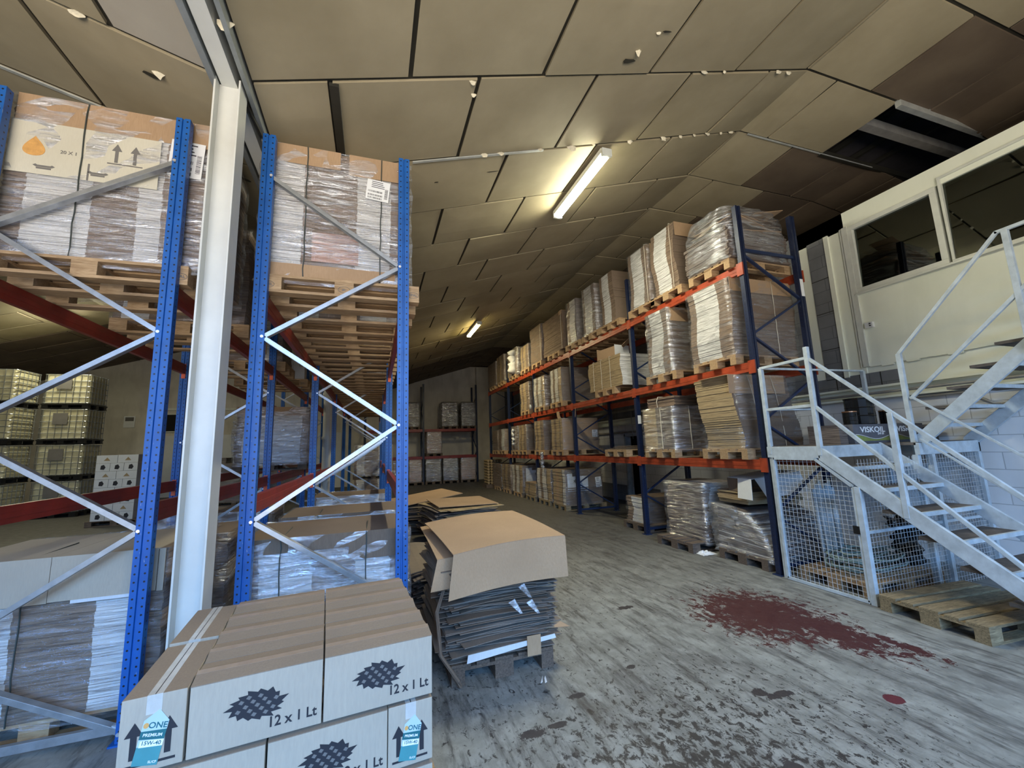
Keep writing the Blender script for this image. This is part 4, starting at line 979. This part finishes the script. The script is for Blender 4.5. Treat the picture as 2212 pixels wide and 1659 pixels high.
# ------------------------------------------------------------------ cartons on the pallet in front
ang = R(5.5); ca, sa = math.cos(ang), math.sin(ang); W1, L1, H1 = .188, .438, .237
OX, OY = .262-1.07*ca, 2.0-1.07*sa
def fp(s, t, z): return (OX+s*ca-t*sa, OY+s*sa+t*ca, z)
p_ = pallet(*fp(.55, .50, 0), ang, 'wooden pallet carrying the oil cartons in the foreground', 'pallets on the floor near the camera', 'wood'); p_.scale = (1.0, 1.18, 1)
def splash(root, cx, cz, y, s):
    g_ = random.Random(2); n = 30; pts = []
    for i in range(n):
        a = 2*math.pi*i/n; rad = (1.12+g_.uniform(-.08, .14)) if i % 2 else (.90+g_.uniform(-.04, .04)); aa = a+(.10 if i % 2 else 0)
        pts.append((cx+s*.52*rad*math.cos(aa)+s*.05*math.sin(aa), cz+s*.29*rad*math.sin(aa)-s*.035*math.cos(aa)))
    MB().prism(pts, y-.0012, y, 0, TT).build('printed_splash', 'ink', root)
    m = MB()
    for i in range(-4, 5):
        for j in range(-3, 4):
            if (i+j) % 2: continue
            x, z = i*.115+j*.03, j*.092+.012*math.sin(i)
            z -= .07*x
            if (x/.46)**2+((z+.07*x)/.24)**2 < 1:
                h_, v_ = .058, .046; m.prism([(cx+s*(x-h_), cz+s*(z-.01)), (cx+s*(x+.01), cz+s*(z-v_)), (cx+s*(x+h_), cz+s*(z+.01)), (cx+s*(x-.01), cz+s*(z+v_))], y-.0018, y-.0012, 0, TT)
    m.build('printed_chequer', 'inkg', root)
def side_carton():
    r_ = empty('oil_carton'); w2, d2 = L1/2-.002, W1/2-.002
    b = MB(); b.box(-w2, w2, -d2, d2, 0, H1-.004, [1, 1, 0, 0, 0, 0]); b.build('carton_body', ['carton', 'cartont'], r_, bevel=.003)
    f = MB(); f.hexa([(-w2, -d2, H1-.005), (w2, -d2, H1-.005), (w2, -.001, H1-.002), (-w2, -.001, H1-.002), (-w2, -d2, H1-.002), (w2, -d2, H1-.002), (w2, -.001, H1+.013), (-w2, -.001, H1+.013)])
    f.hexa([(-w2, .001, H1-.002), (w2, .001, H1-.002), (w2, d2, H1-.005), (-w2, d2, H1-.005), (-w2, .001, H1+.004), (w2, .001, H1+.004), (w2, d2, H1-.002), (-w2, d2, H1-.002)])
    f.build('top_flap', 'cartont', r_)
    MB().hexa([(-w2, -.024, H1+.0092), (w2, -.024, H1+.0092), (w2, .0, H1+.0132), (-w2, .0, H1+.0132), (-w2, -.024, H1+.0100), (w2, -.024, H1+.0100), (w2, .0, H1+.0140), (-w2, .0, H1+.0140)]).build('tape', 'tapeb', r_)
    return r_
def end_carton():
    r_ = empty('oil_carton'); w2, d2 = W1/2-.002, L1/2-.002
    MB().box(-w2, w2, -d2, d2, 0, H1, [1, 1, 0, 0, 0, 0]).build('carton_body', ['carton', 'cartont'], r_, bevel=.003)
    tp = MB(); tp.box(-.022, .022, -d2-.001, d2, H1, H1+.0012); tp.box(-.022, .022, -d2-.0012, -d2, H1-.06, H1+.0012); tp.build('tape', 'tape', r_)
    MB().box(-.0015, .0015, -d2, d2, H1+.0011, H1+.0016).build('flap_joint', 'seam', r_)
    return r_
def front_print(r_): splash(r_, -.005, .125, -W1/2-.0005+.002, .165); text('12 x 1 Lt', .050, 'ink', r_, (.115, -W1/2+.0012, .052), (R(90), 0, 0), sx=.92)
def end_print(r_):
    y = -L1/2+.0015; m = MB()
    for sx_ in (-1, 1): arrow(r_, sx_*.048-.002, .045, .160, .009, .026, (y-.0006, y), 'ink')
    m.prism([(-.075, .022), (.07, .022), (.07, .030), (-.075, .030)], y-.0006, y, 0, TT); m.build('printed_line', 'ink', r_)
    ca_, sa_ = math.cos(R(-11)), math.sin(R(-11)); TS = lambda a, b, c: (a*ca_-(b-.1)*sa_, c, .1+a*sa_+(b-.1)*ca_)
    lb_ = MB(); yy = (y-.0014, y-.0008)
    lb_.prism([(-.036, .020), (.036, .020), (.036, .155), (.0, .190), (-.036, .155)], *yy, 0, TS)
    y2 = (y-.0018, y-.0014)
    lb_.prism([(-.036, .020), (.036, .020), (.036, .085), (-.036, .075)], *y2, 1, TS); lb_.prism([(-.036, .098), (.036, .098), (.036, .128), (-.036, .122)], *y2, 2, TS)
    lb_.prism([(-.030, .074), (.036, .078), (.036, .098), (-.030, .094)], y-.0022, y-.0018, 3, TS)
    lb_.build('sticker', ['tealb', 'teall', 'teal', 'paper'], r_)
    text('ONE', .026, 'teal', r_, TS(.008, .140, y-.0016), (R(90), R(11), 0), 'sticker_lettering', .0003)
    MB().prism([(-.026+.008*math.sin(a), .140-.009*math.cos(a)) for a in [2*math.pi*i/10 for i in range(10)]], y-.0020, y-.0016, 0, TS).build('sticker_drop', 'ocher', r_)
    text('PREMIUM', .0135, 'paper', r_, TS(0, .111, y-.0019), (R(90), R(11), 0), 'sticker_lettering', .0003)
    text('15W-40', .017, 'teal', r_, TS(.002, .087, y-.0023), (R(90), R(11), 0), 'sticker_lettering', .0003)
    text('SL/CF', .010, 'paper', r_, TS(.020, .030, y-.0019), (R(90), R(11), 0), 'sticker_lettering', .0003)
GB = 'oil cartons on the front pallet'
sp0, ep0 = side_carton(), end_carton(); used = {'s': False, 'e': False}
LAY = ['top layer', 'middle layer', 'bottom layer']; ROWN = ['front row', 'second row', 'third row', 'fourth row', 'fifth row']
fr_s = copy_tree(sp0); front_print(fr_s); fr_e = copy_tree(ep0); end_print(fr_e); uf = {'s': 0, 'e': 0}
def put(kind, s, t, z, label, printed):
    if printed: pro = fr_s if kind == 's' else fr_e; key = 'f'+kind
    else: pro = sp0 if kind == 's' else ep0; key = kind
    o = copy_tree(pro) if used.get(key) else pro; used[key] = True
    o.location = fp(s, t, z); o.rotation_euler = (0, 0, ang+R(rnd.uniform(-.5, .5))); tag(o, label, 'carton', GB)
for li in range(3):
    z = .1445+H1*(2-li)+.0065*(2-li)*0+.0145*(2-li); mir = li % 2 == 1
    for t_i in range(2):
        s = (1.07-W1/2) if mir else W1/2
        put('e', s, L1/2+t_i*(L1+.03), z, 'narrow end-on carton at the %s %s of the front pallet, %s' % ('front' if t_i == 0 else 'rear', 'right' if mir else 'left', LAY[li]), t_i == 0)
    for c_i in range(2):
        s = (0 if mir else W1)+L1/2+c_i*(L1+.003)
        for r_i in range(5):
            if li and r_i and not (mir is False and c_i == 1) and not (c_i == 0 and li == 1 and False): continue
            put('s', s+.002, W1/2+r_i*W1, z, 'long carton on the front pallet, %s, %s, %s column' % (LAY[li], ROWN[r_i], 'left' if c_i == 0 else 'right'), r_i == 0)

# ------------------------------------------------------------------ waste cardboard pallets in the aisle
pallet(.955, 3.83, 0, R(90), 'dark dirty pallet under the tall cardboard waste pile in the aisle', 'pallets on the floor near the camera', 'woodd')
def sheet_pile(root, W_, D_, z0, z1, seed, spread, mats, th=.007, curl=.03, nmax=70):
    g_ = random.Random(seed); n = nmax; pile = MB(); nx = 5
    for i in range(n):
        z = z0+(z1-z0)*i/n; a = R(g_.gauss(0, 3.5)); cx, cy_ = g_.gauss(0, spread), g_.gauss(0, spread*.8); hx, hy = W_/2*g_.uniform(.82, 1.02), D_/2*g_.uniform(.85, 1.03)
        cu = g_.uniform(-.2, 1)*curl; m = g_.randrange(len(mats)); tl = g_.gauss(0, .02)
        g0 = []
        for k in range(nx+1):
            u = -1+2*k/nx
            for v in (-1, 1):
                x, y = u*hx, v*hy; g0.append((cx+x*math.cos(a)-y*math.sin(a), cy_+x*math.sin(a)+y*math.cos(a), max(z0+.001, z-cu*u*u*1.2+tl*x)))
        b = len(pile.v); pile.v += g0+[(p[0], p[1], p[2]+th) for p in g0]; N = len(g0)
        for k in range(nx):
            q0 = b+k*2
            pile.f += [(q0, q0+2, q0+3, q0+1), (q0+N, q0+1+N, q0+3+N, q0+2+N), (q0, q0+N, q0+2+N, q0+2), (q0+1, q0+3, q0+3+N, q0+1+N)]; pile.m += [m]*4
        pile.f += [(b, b+1, b+1+N, b+N), (b+2*nx, b+2*nx+N, b+2*nx+1+N, b+2*nx+1)]; pile.m += [m]*2
    return pile.build('waste_sheets', mats, root)
wp = empty('cardboard_waste_pile', (.955, 3.80, .1445), 0, 'ragged grey brown pile of flattened waste cardboard on the dark pallet in the aisle', 'cardboard pile')
o = sheet_pile(wp, .90, 1.08, 0, .70, 61, .030, ['wasted', 'kraftd', 'wasted', 'wasted'], .0052, .018, 125); o['kind'] = 'stuff'
MB().prism([(-.30, .03), (.18, .075), (.40, .09), (.39, .12), (-.29, .085)], -.64, -.635, 0, TT).build('white_strip', 'whiteb', wp)
MB().box(.16, .27, -.648, -.642, .0, .14).build('cardboard_tab', 'kraft', wp)
for i, (x, z, s, a) in enumerate(((.42, .12, .16, -.3), (.36, .30, .10, .2), (.40, .42, .08, -.2))): MB().prism([(-s, -s*.2), (s, -s*.35), (s*.2, s*.4), (-s*.7, s*.3)], 0, .006).build('torn_piece', 'kraft', wp, (x, -.46, z), (R(24), a*.3, a))
fm = MB(); g = random.Random(9)
for x, z in ((.10, .50), (.02, .40), (.16, .38)):
    fm.prism([(x, z), (x+.05, z+.02), (x+.11, z-.09), (x+.09, z-.09)], -.655, -.652, 0, TT)
fm.build('film_shred', 'bag', wp)
MB().tube([(-.42, -.5, .56), (-.50, -.56, .38), (-.48, -.60, .10), (-.36, -.62, -.08), (-.34, -.60, -.13)], .014, 6).build('hanging_band', 'kraftd', wp)
# folded sheets draped over the pile
def draped(name, label, x0, x1, yb, yf, zt, drop, loc, rz, mat='kraft', tilt=.0, bulge=.03):
    m = MB(); nx, ny = 10, 8; G = {}
    for i in range(nx+1):
        f = i/nx; x = x0+(x1-x0)*f; zz = zt+tilt*(f-.5)+bulge*math.sin(math.pi*f)*.8
        for j in range(ny+1):
            h = j/ny; G[i, j] = (x+.05*(1-h), yf+(yb-yf)*h, zz+.16*h*.35-bulge*.4*(2*h-1)**2)
        G[i, -1] = (x+.02*(f-.5), yf-.10, zz-drop)
    for i in range(nx):
        for j in range(-1, ny): m.quad(G[i, j], G[i+1, j], G[i+1, j+1], G[i, j+1])
    o = m.build(name, mat, None, loc, (0, 0, rz)); s = o.modifiers.new('thickness', 'SOLIDIFY'); s.thickness = .006; s.offset = 1
    return tag(o, label, 'cardboard sheet', 'sheets on the cardboard waste piles')
draped('cardboard_sheet', 'under folded cardboard sheet peeking out left of the large tan one', -.50, .40, .56, -.56, .735, .20, (.94, 3.86, .1445), R(-2), 'kraft', .02, .02)
draped('cardboard_sheet', 'large folded tan cardboard sheet covering the aisle pile, its front flap hanging', -.44, .48, .44, -.68, .81, .29, (.94, 3.86, .1445), R(1.5), 'kraft', .045, .03)
# second pile
pallet(1.55, 8.15, 0, R(90), 'dark pallet under the second waste pile further up the aisle', 'pallets on the floor near the camera', 'woodd')
w2_ = empty('cardboard_waste_pile', (1.55, 8.1, .1445), R(8), 'fanned layered waste cardboard pile behind the tan sheet pile', 'cardboard pile')
o = sheet_pile(w2_, 1.15, 1.45, 0, .50, 62, .03, ['wasted', 'edged', 'edgey'], .010, .03, 44); o['kind'] = 'stuff'
tag(MB().box(-.56, .56, -.55, .6, 0, .012).build('cardboard_sheet', 'kraft', None, (1.62, 8.1, .1445+.535), (R(1), R(1), R(4))), 'tan top sheet of the fanned second waste pile', 'cardboard sheet', 'sheets on the cardboard waste piles')
w3_ = empty('cardboard_waste_pile', (.95, 9.9, 0), R(-12), 'lower waste cardboard pile at the back, beside the blue upright', 'cardboard pile')
o = sheet_pile(w3_, 1.3, 1.5, .0, .50, 63, .05, ['wasted', 'edged', 'kraftd'], .012, .04, 34); o['kind'] = 'stuff'
tag(MB().box(-.75, .75, -.5, .5, 0, .012).build('cardboard_sheet', 'kraft', None, (1.1, 9.9, .62), (R(3), R(-5), R(20))), 'tilted tan top sheet of the rear waste pile', 'cardboard sheet', 'sheets on the cardboard waste piles')
w4_ = empty('cardboard_waste_pile', (.55, 5.5, 0), R(5), 'dark trampled cardboard scraps between the aisle pile and the blue upright', 'cardboard pile')
o = sheet_pile(w4_, .5, 1.6, .0, .42, 64, .04, ['wasted', 'edged'], .012, .04, 30); o['kind'] = 'stuff'
tag(MB().prism([(0, 0), (.02, .01), (.05, .09), (.03, .05)], 0, .002).prism([(.03, -.01), (.05, 0), (.07, .08), (.05, .05)], 0, .002).build('film_shred', 'paper', None, (1.17, 3.05, .002)), 'tiny shreds of clear film on the floor before the dark pallet', 'plastic film')

# ------------------------------------------------------------------ staircase with cage
X0, X1, X2, X3 = 4.80, 5.88, 6.02, 7.05; ZL = 1.59
st = empty('steel_staircase', (X0, 3.05, 0), 0, 'pale blue-grey steel staircase with landing and wire mesh cage under it', 'staircase'); sx0, sy0 = X0, 3.05
def part(mb, name, mat, **k): return mb.build(name, mat, st, (-sx0, -sy0, 0), **k)
m = MB(); m.box(X0, X3, 3.40, 4.02, ZL-.03, ZL); m.box(X1, X3, 3.06, 3.40, ZL-.03, ZL); part(m, 'landing_deck', 'tread')
m = MB(); m.box(X0-.02, X0+.03, 3.38, 4.04, ZL-.14, ZL-.005); m.box(X0, X3, 4.0, 4.04, ZL-.14, ZL-.005); m.box(X0, X1, 3.38, 3.42, ZL-.14, ZL-.005); m.box(X1, X3, 3.03, 3.08, ZL-.14, ZL-.005); m.box(X3-.03, X3, 3.03, 4.04, ZL-.14, ZL-.005); part(m, 'landing_frame', 'stair', bevel=.003)
for x, y in ((X0+.02, 4.0), (X0, 3.05), (6.10, 3.05), (X3-.05, 3.05), (X3-.05, 4.0), (X1+.02, 3.08)):
    top = 1.16 if (x, y) == (X0, 3.05) else ZL-.14
    part(MB().box(x-.028, x+.028, y-.028, y+.028, 0, top), 'post', 'stair', bevel=.003)
def stringer(x, p, q_, h, name='stringer'):
    part(MB().hexa([(x-.02, p[0], p[1]-h), (x+.02, p[0], p[1]-h), (x+.02, q_[0], q_[1]-h), (x-.02, q_[0], q_[1]-h), (x-.02, p[0], p[1]), (x+.02, p[0], p[1]), (x+.02, q_[0], q_[1]), (x-.02, q_[0], q_[1])]), name, 'stair', bevel=.003)
for x in (X0, X1-.02): stringer(x, (1.28, 0.0+.02), (3.40, 1.60), .17)
for i in range(7):
    yf = 3.13-.262*i; z = 1.355-.203*i
    part(MB().box(X0+.02, X1-.04, yf+.012, yf+.27, z-.03, z), 'tread', 'tread'); part(MB().box(X0+.02, X1-.02, yf-.012, yf+.014, z-.035, z+.004), 'tread_nosing', 'stair')
for x in (X2, X3-.01): stringer(x, (3.16, 1.62), (.60, 3.97), .18)
for i in range(10):
    yf = 2.97-.218*i; z = 1.79+.2*i
    part(MB().box(X2+.02, X3-.03, yf+.012, yf+.24, z-.03, z), 'tread', 'tread'); part(MB().box(X2+.02, X3-.02, yf-.012, yf+.014, z-.035, z+.004), 'tread_nosing', 'stair')
def railb(a, b, w_=.034, name='handrail', h=.034): part(MB().bar(a, b, w_, h, ext=.01), name, 'stair', bevel=.003)
# guard rails on landing
railb((X0, 4.0, 2.60), (X0, 3.38, 2.61)); railb((X0, 4.0, 2.055), (X0, 3.38, 2.05)); railb((X0, 4.0, 2.60), (6.77, 4.0, 2.62), .026, 'guard_rail', .026); railb((X0, 4.0, 2.055), (5.6, 4.0, 2.06), .02, 'guard_rail', .02)
for x, y, a, b in ((X0, 4.0, ZL-.1, 2.60), (X0, 3.38, ZL-.11, 2.74), (6.77, 4.0, ZL, 2.62), (X0, 2.655, .90, 1.90), (X0, 1.55, .1, .85), (X2-.06, 3.11, ZL-.05, 2.64), (X2-.06, 2.07, 2.45, 3.68)):
    part(MB().box(x-.0235, x+.0235, y-.024, y+.024, a, b), 'guard_post', 'stair', bevel=.003)
railb((X0, 3.38, 2.61), (X0, 1.35, .66)); railb((X0, 3.38, 2.05), (X0, 1.65, .33))
railb((X1+.03, 3.02, 2.10), (X1+.03, 2.0, 1.22), .024, 'handrail', .024); railb((X1+.03, 3.02, 1.62), (X1+.03, 2.0, .76), .022, 'handrail', .022)
railb((X2-.06, 3.11, 2.64), (X2-.06, 2.13, 3.68)); railb((X2-.06, 2.13, 3.68), (X2-.06, 1.0, 3.72)); railb((X2-.06, 3.06, 2.10), (X2-.06, 1.2, 3.84))
# mesh panels
def wires(clip, u0, u1, v0, v1, T_, step=.05, r=.0017):
    m = MB(); u = u0+step/2
    while u < u1:
        a, b = clip('u', u)
        if b > a: m.bar(T_(u, a), T_(u, b), r*2, r*2, up=(.3, .5, .1))
        u += step
    v = v0+step/2
    while v < v1:
        a, b = clip('v', v)
        if b > a: m.bar(T_(a, v), T_(b, v), r*2, r*2, up=(.3, .5, .9))
        v += step
    return m
# gate, y 3.08..3.97, top corner cut under the stringer
def gclip(k, c):
    if k == 'u': return (.03, min(1.43, 1.16+(c-3.08)*.78))
    y0 = 3.08 if c < 1.16 else 3.08+(c-1.16)/.78
    return (y0, 3.96)
part(wires(gclip, 3.08, 3.96, .03, 1.43, lambda u, v: (X0, u, v)), 'gate_mesh', 'mesh')
m = MB(); m.bar((X0-.01, 3.97, 0.02), (X0-.01, 3.97, 1.45), .03, .025, up=(1, 0, 0)); m.bar((X0-.01, 3.09, .02), (X0-.01, 3.09, 1.16), .03, .025, up=(1, 0, 0)); m.bar((X0-.01, 3.09, .02), (X0-.01, 3.97, .02), .025, .03); m.bar((X0-.01, 3.45, 1.44), (X0-.01, 3.97, 1.44), .025, .03); m.bar((X0-.01, 3.09, 1.16), (X0-.01, 3.45, 1.44), .025, .03)
part(m, 'gate_frame', 'stair'); part(MB().box(X0-.03, X0-.01, 3.08, 3.14, .68, .76), 'gate_latch', 'black')
def sclip(k, c):
    return (.02, 1.44) if k == 'u' else (X0+.03, X3-.06)
part(wires(sclip, X0+.03, X3-.06, .02, 1.44, lambda u, v: (u, 3.05, v)), 'side_mesh', 'mesh')
part(MB().bar((X0, 3.05, .70), (X3-.05, 3.05, .70), .02, .03), 'mid_rail', 'stair')
# things in the cage
pallet(5.55, 3.55, 0, 0, 'wooden pallet inside the wire cage under the landing', 'pallets on the floor near the camera', 'wood')
hs = MB()
for i in range(9):
    rad = .22+.05*(i % 4); hs.tube([(5.45+rad*1.3*math.cos(a)+.02*math.sin(3*a+i), 3.5+rad*.8*math.sin(a), .18+i*.022+.01*math.sin(5*a+i)) for a in [2*math.pi*j/28 for j in range(28)]], .011, 6, closed=True)
tag(hs.build('hose_coil', 'hose', smooth=True), 'pale green hose coiled on the pallet inside the cage', 'hose')
tb = MB(); g = random.Random(17)
for i in range(7):
    x = 6.0+.05*i; tb.tube([(x+g.uniform(-.05, .05), 3.45+g.uniform(-.1, .1), .16+k*.075+g.uniform(-.02, .02)) for k in range(8)], [.03+.05*g.random() for _ in range(8)], 7)
tag(tb.build('net_heap', 'black', None, (0, 0, 0), smooth=True), 'dark tangled netting heap inside the cage behind the hose', 'net')
rolm = MB()
for k in range(7): rolm.tube([(5.22+k*.055, 3.8-.02*(k % 2), .15), (5.20+k*.055, 3.82, 1.05+.06*(k % 3))], .022, 8)
tag(rolm.build('pipe_bundle', 'stair', smooth=True), 'bundle of upright translucent pipes inside the cage', 'pipes')
# loose pallet in front of the stairs
pallet(5.30, 2.53, 0, R(-4), 'old yellowish pallet lying on the floor in front of the stairs', 'pallets on the floor near the camera', 'woody')
# branded cartons and cans on the landing
def vcarton(x0, x1, y, label):
    w_ = x1-x0; r_ = empty('branded_carton', ((x0+x1)/2, y+.17, ZL), 0, label, 'carton', 'grey cartons on the landing')
    MB().box(-w_/2, w_/2, -.17, .17, 0, .235, [0, 0, 0, 0, 0, 0]).build('carton_body', 'greyc', r_, bevel=.003)
    MB().prism([(-w_/2+.02, .03)]+[(-w_/2+.02+(w_-.04)*i/12, .075+.03*math.cos(i/12*5)-.0*i) for i in range(13)]+[(w_/2-.02, .03)], -.1715, -.1705, 0, TT).build('printed_wave', 'lime', r_)
    MB().tube([(-w_/2+.03+(w_-.06)*i/12, -.1722, .082+.03*math.cos(i/12*5)) for i in range(13)], .003, 5).build('printed_line', 'paper', r_)
    text('VISKOIL', .095, 'paper', r_, (.02, -.1712, .165), FY, sx=1.35)
    text('5W-30', .04, 'paper', r_, (.16, -.1712, .115), FY)
M['greyc'] = plain('grey_printed_carton', (.10, .10, .115), .6, 0, .15); M['lime'] = plain('olive_print', (.22, .26, .06), .6)
vcarton(5.52, 6.18, 3.46, 'grey carton with white lettering on the landing, left one below the drum')
vcarton(6.21, 6.86, 3.46, 'grey carton with white lettering on the landing, right one')
def can(x, y, z, r, h, mat, label, lid=None):
    rt = empty('oil_can', (x, y, z), 0, label, 'can', 'black cans on the landing cartons')
    MB().lathe([(r*.98, 0), (r, .01), (r, h*.32), (r*1.03, h*.34), (r, h*.36), (r, h*.64), (r*1.03, h*.66), (r, h*.68), (r, h*.97), (r*1.04, h)], 24).build('can_body', mat, rt, smooth=False)
    MB().lathe([(r*1.04, 0), (r*1.04, .012), (r*.9, .014), (r*.9, .004)], 24).build('can_lid', lid or mat, rt, (0, 0, h))
zc = ZL+.237
can(6.02, 3.66, zc, .155, .33, 'blackg', 'large black drum standing on the grey cartons of the landing')
can(5.72, 3.60, zc, .075, .155, 'blackg', 'small black can left of the large drum', 'copper')
can(6.42, 3.60, zc, .075, .165, 'blackg', 'small can with copper lid right of the large drum', 'copper')
tag(MB().box(5.36, 5.50, 3.52, 3.9, ZL, ZL+.235).build('carton', 'edged'), 'dark plain carton at the left end of the landing row', 'carton')
tag(MB().box(6.88, 7.03, 3.40, 3.8, ZL, ZL+.2).build('carton', 'black'), 'black box at the right end of the landing against the wall', 'carton')

# ------------------------------------------------------------------ back rack at the end wall
br = empty('pallet_rack', (2.33, 20.95, 0), 0, 'dark pallet rack with red beams across the far end wall', 'pallet rack')
for x in (-2.75, 0, 2.72):
    for y in (0, 1.0): upright(br, x, y, 4.98 if x > -1 else 4.3, 'navy', .09, .07)
    for k, (a, b) in enumerate(list(zip([.2, .9, 1.6, 2.3, 3.0, 3.7], [.9, 1.6, 2.3, 3.0, 3.7, 4.4]))[:6 if x > -1 else 5]): MB().bar((x, (k % 2), a), (x, 1-(k % 2), b), .03, .04, up=(1, 0, 0)).build('brace', 'navyp', br)
for a, b in ((-2.71, -.05), (.05, 2.67)):
    for z in (1.36, 2.70):
        for y in (-.02, 1.02): MB().box(a, b, y-.025, y+.025, z-.13, z).build('beam', 'red', br)
G6 = 'wrapped stacks in the end wall rack'; G7 = 'pallets in the end wall rack'
def bload(x0, x1, z, h, label, m='edged', wr='wraph', s=1):
    pallet((x0+x1)/2, 21.5, z, R(90), 'pallet under the %s' % label, G7, 'woodd', False)
    load('wrapped_stack', (x0+x1)/2, 21.45, z+.1445, x1-x0, 1.0, h, {'all': m}, label, G6, s, None, wr, cat='wrapped stack', wtop=True, bulge=.03, t=.05)
bload(1.42, 2.12, 2.70, 1.2, "silvery stack on the end rack's upper beams, at the left", s=201)
bload(3.27, 4.06, 2.70, 1.22, "glossy stack on the end rack's upper beams, left of pair", s=202)
bload(4.28, 4.98, 2.70, 1.22, "glossy stack on the end rack's upper beams, right of pair", s=203)
bload(2.52, 3.22, 1.36, 1.1, 'single pinkish shiny stack on the lower beams of the end rack', 'edgep', s=204)
bload(.9, 1.6, 0, 1.1, 'shiny stack on the floor under the end rack, leftmost', 'edgep', s=209)
bload(1.66, 2.24, 0, 1.1, 'shiny stack on the floor under the end rack, second from left', 'edgep', s=205)
bload(2.46, 3.18, 0, 1.12, 'shiny stack on the floor under the end rack, third from left', s=206)
bload(3.32, 4.04, 0, 1.14, 'shiny stack on the floor under the end rack, fourth from left', s=207)
bload(4.22, 4.94, 0, 1.12, 'shiny stack on the floor under the end rack, rightmost', 'edgep', s=208)

# ------------------------------------------------------------------ left hall: tanks and white carton pallet
def ibc(first=[None]):
    if first[0]: return copy_tree(first[0])
    r_ = empty('tank_container')
    b = MB(); n = 6
    pts = []
    def rr_(w_, d_, c=.1):
        out = []
        for sx_, sy_, a0 in ((1, -1, -90), (1, 1, 0), (-1, 1, 90), (-1, -1, 180)):
            for k in range(4):
                a = R(a0+30*k); out.append((sx_*(w_/2-c)+c*math.cos(a), sy_*(d_/2-c)+c*math.sin(a)))
        return out
    zs = [.16, .2, .34, .36, .52, .54, .70, .72, .88, .90, 1.06, 1.10]
    b2 = len(b.v); ring = []
    for i, z in enumerate(zs):
        k = .99 if i % 2 == 0 else 1.0
        p = rr_(1.14*k, .94*k); b.v += [(x, y, z) for x, y in p]; ring.append(len(p))
    N = ring[0]
    for i in range(len(zs)-1):
        for j in range(N): b.f.append((i*N+j, i*N+(j+1) % N, (i+1)*N+(j+1) % N, (i+1)*N+j)); b.m.append(0)
    b.f.append(tuple((len(zs)-1)*N+j for j in range(N))); b.m.append(0)
    b.build('plastic_tank', 'ibc', r_)
    c = MB()
    for z in (.18, .35, .53, .71, .89, 1.09): c.tube([(x, y, z) for x, y in rr_(1.18, .98, .06)], .011, 5, closed=True)
    c.build('cage_hoop', 'galv', r_); c = MB()
    for i in range(7):
        x = -.5+i/6
        for y in (-.5, .5): c.tube([(x, y, .15), (x, y, 1.1)], .009, 5)
    for i in range(6):
        y = -.4+.8*i/5
        for x in (-.6, .6): c.tube([(x, y, .15), (x, y, 1.1)], .009, 5)
    c.build('cage_bar', 'galv', r_)
    c = MB(); c.box(-.6, .6, -.5, .5, .11, .15)
    for x in (-.5, 0, .5):
        for y in (-.42, 0, .42): c.box(x-.08, x+.08, y-.07, y+.07, .02, .11)
    for y in (-.42, 0, .42): c.box(-.6, .6, y-.07, y+.07, 0, .02)
    c.build('pallet_base', 'black', r_)
    MB().lathe([(.1, 0), (.1, .03), (.02, .03)], 16).build('filler_cap', 'black', r_, (0, 0, 1.1))
    MB().box(-.25, .12, -.515, -.51, .62, .98).build('name_plate', 'inkg', r_)
    first[0] = r_; return r_
G8 = 'stacked tank containers in the left hall'; LV = ['bottom', 'second', 'third', 'top']
for xi, (x, y, nm) in enumerate(((-9.38, 17.4, 'right hand column'), (-10.72, 16.6, 'middle column'), (-12.0, 16.4, 'left hand column'))):
    for k in range(4):
        o = ibc(); o.location = (x, y, k*1.13); o.rotation_euler = (0, 0, 0)
        tag(o, 'yellowed caged tank container, %s in its stack, left hall, %s' % (LV[k], nm), 'tank', G8)
pallet(-6.45, 14.35, 0, 0, 'pallet under the white oil cartons in the left hall', None, 'woodd')
G9 = 'white cartons stacked in the left hall'
for r_ in range(8):
    n = 3 if r_ % 2 == 0 else 2; w_ = .9/n
    for k in range(n):
        c_ = empty('white_carton', (-6.95+w_*(k+.5), 14.2, .1445+r_*.212), 0, 'white carton in layer %s from the bottom, %s one of its row, left hall' % (['one', 'two', 'three', 'four', 'five', 'six', 'seven', 'eight'][r_], (['left', 'middle', 'right'] if n == 3 else ['left', 'right'])[k]), 'carton', G9)
        MB().box(-w_/2+.004, w_/2-.004, -.25, .25, 0, .207).build('carton_body', 'whiteb', c_)
        if n == 3: MB().prism([(-.05, .05), (.03, .04), (.06, .10), (.02, .17), (-.04, .15)], -.2515, -.2505, 0, TT).build('printed_logo', 'ink', c_)
        else: MB().prism([(-.07, .06), (.07, .06), (0, .15)], -.2515, -.2505, 0, TT).build('printed_logo', 'edgey', c_)
        MB().box(-w_/2+.004, w_/2-.004, .26, .9, 0, .207).build('carton_row', 'whiteb', c_) if False else None
for i_, (x, y, h) in enumerate(((-4.6, 17.5, 1.3), (-3.3, 18.5, 1.1), (-5.9, 19.0, 1.5))):
    load('wrapped_stack', x, y, .1445, 1.1, .8, h, {'all': 'edged'}, 'dark stack far back in the left hall, %s' % ['middle one', 'right one', 'left one'][i_], 'dark stacks in the left hall', 230+i_, None, 'wrapl', cat='wrapped stack', t=.08)
    pallet(x, y, 0, 0, 'pallet under the dark stack far back in the left hall, %s' % ['middle one', 'right one', 'left one'][i_], 'pallets in the left hall', 'woodd', False)
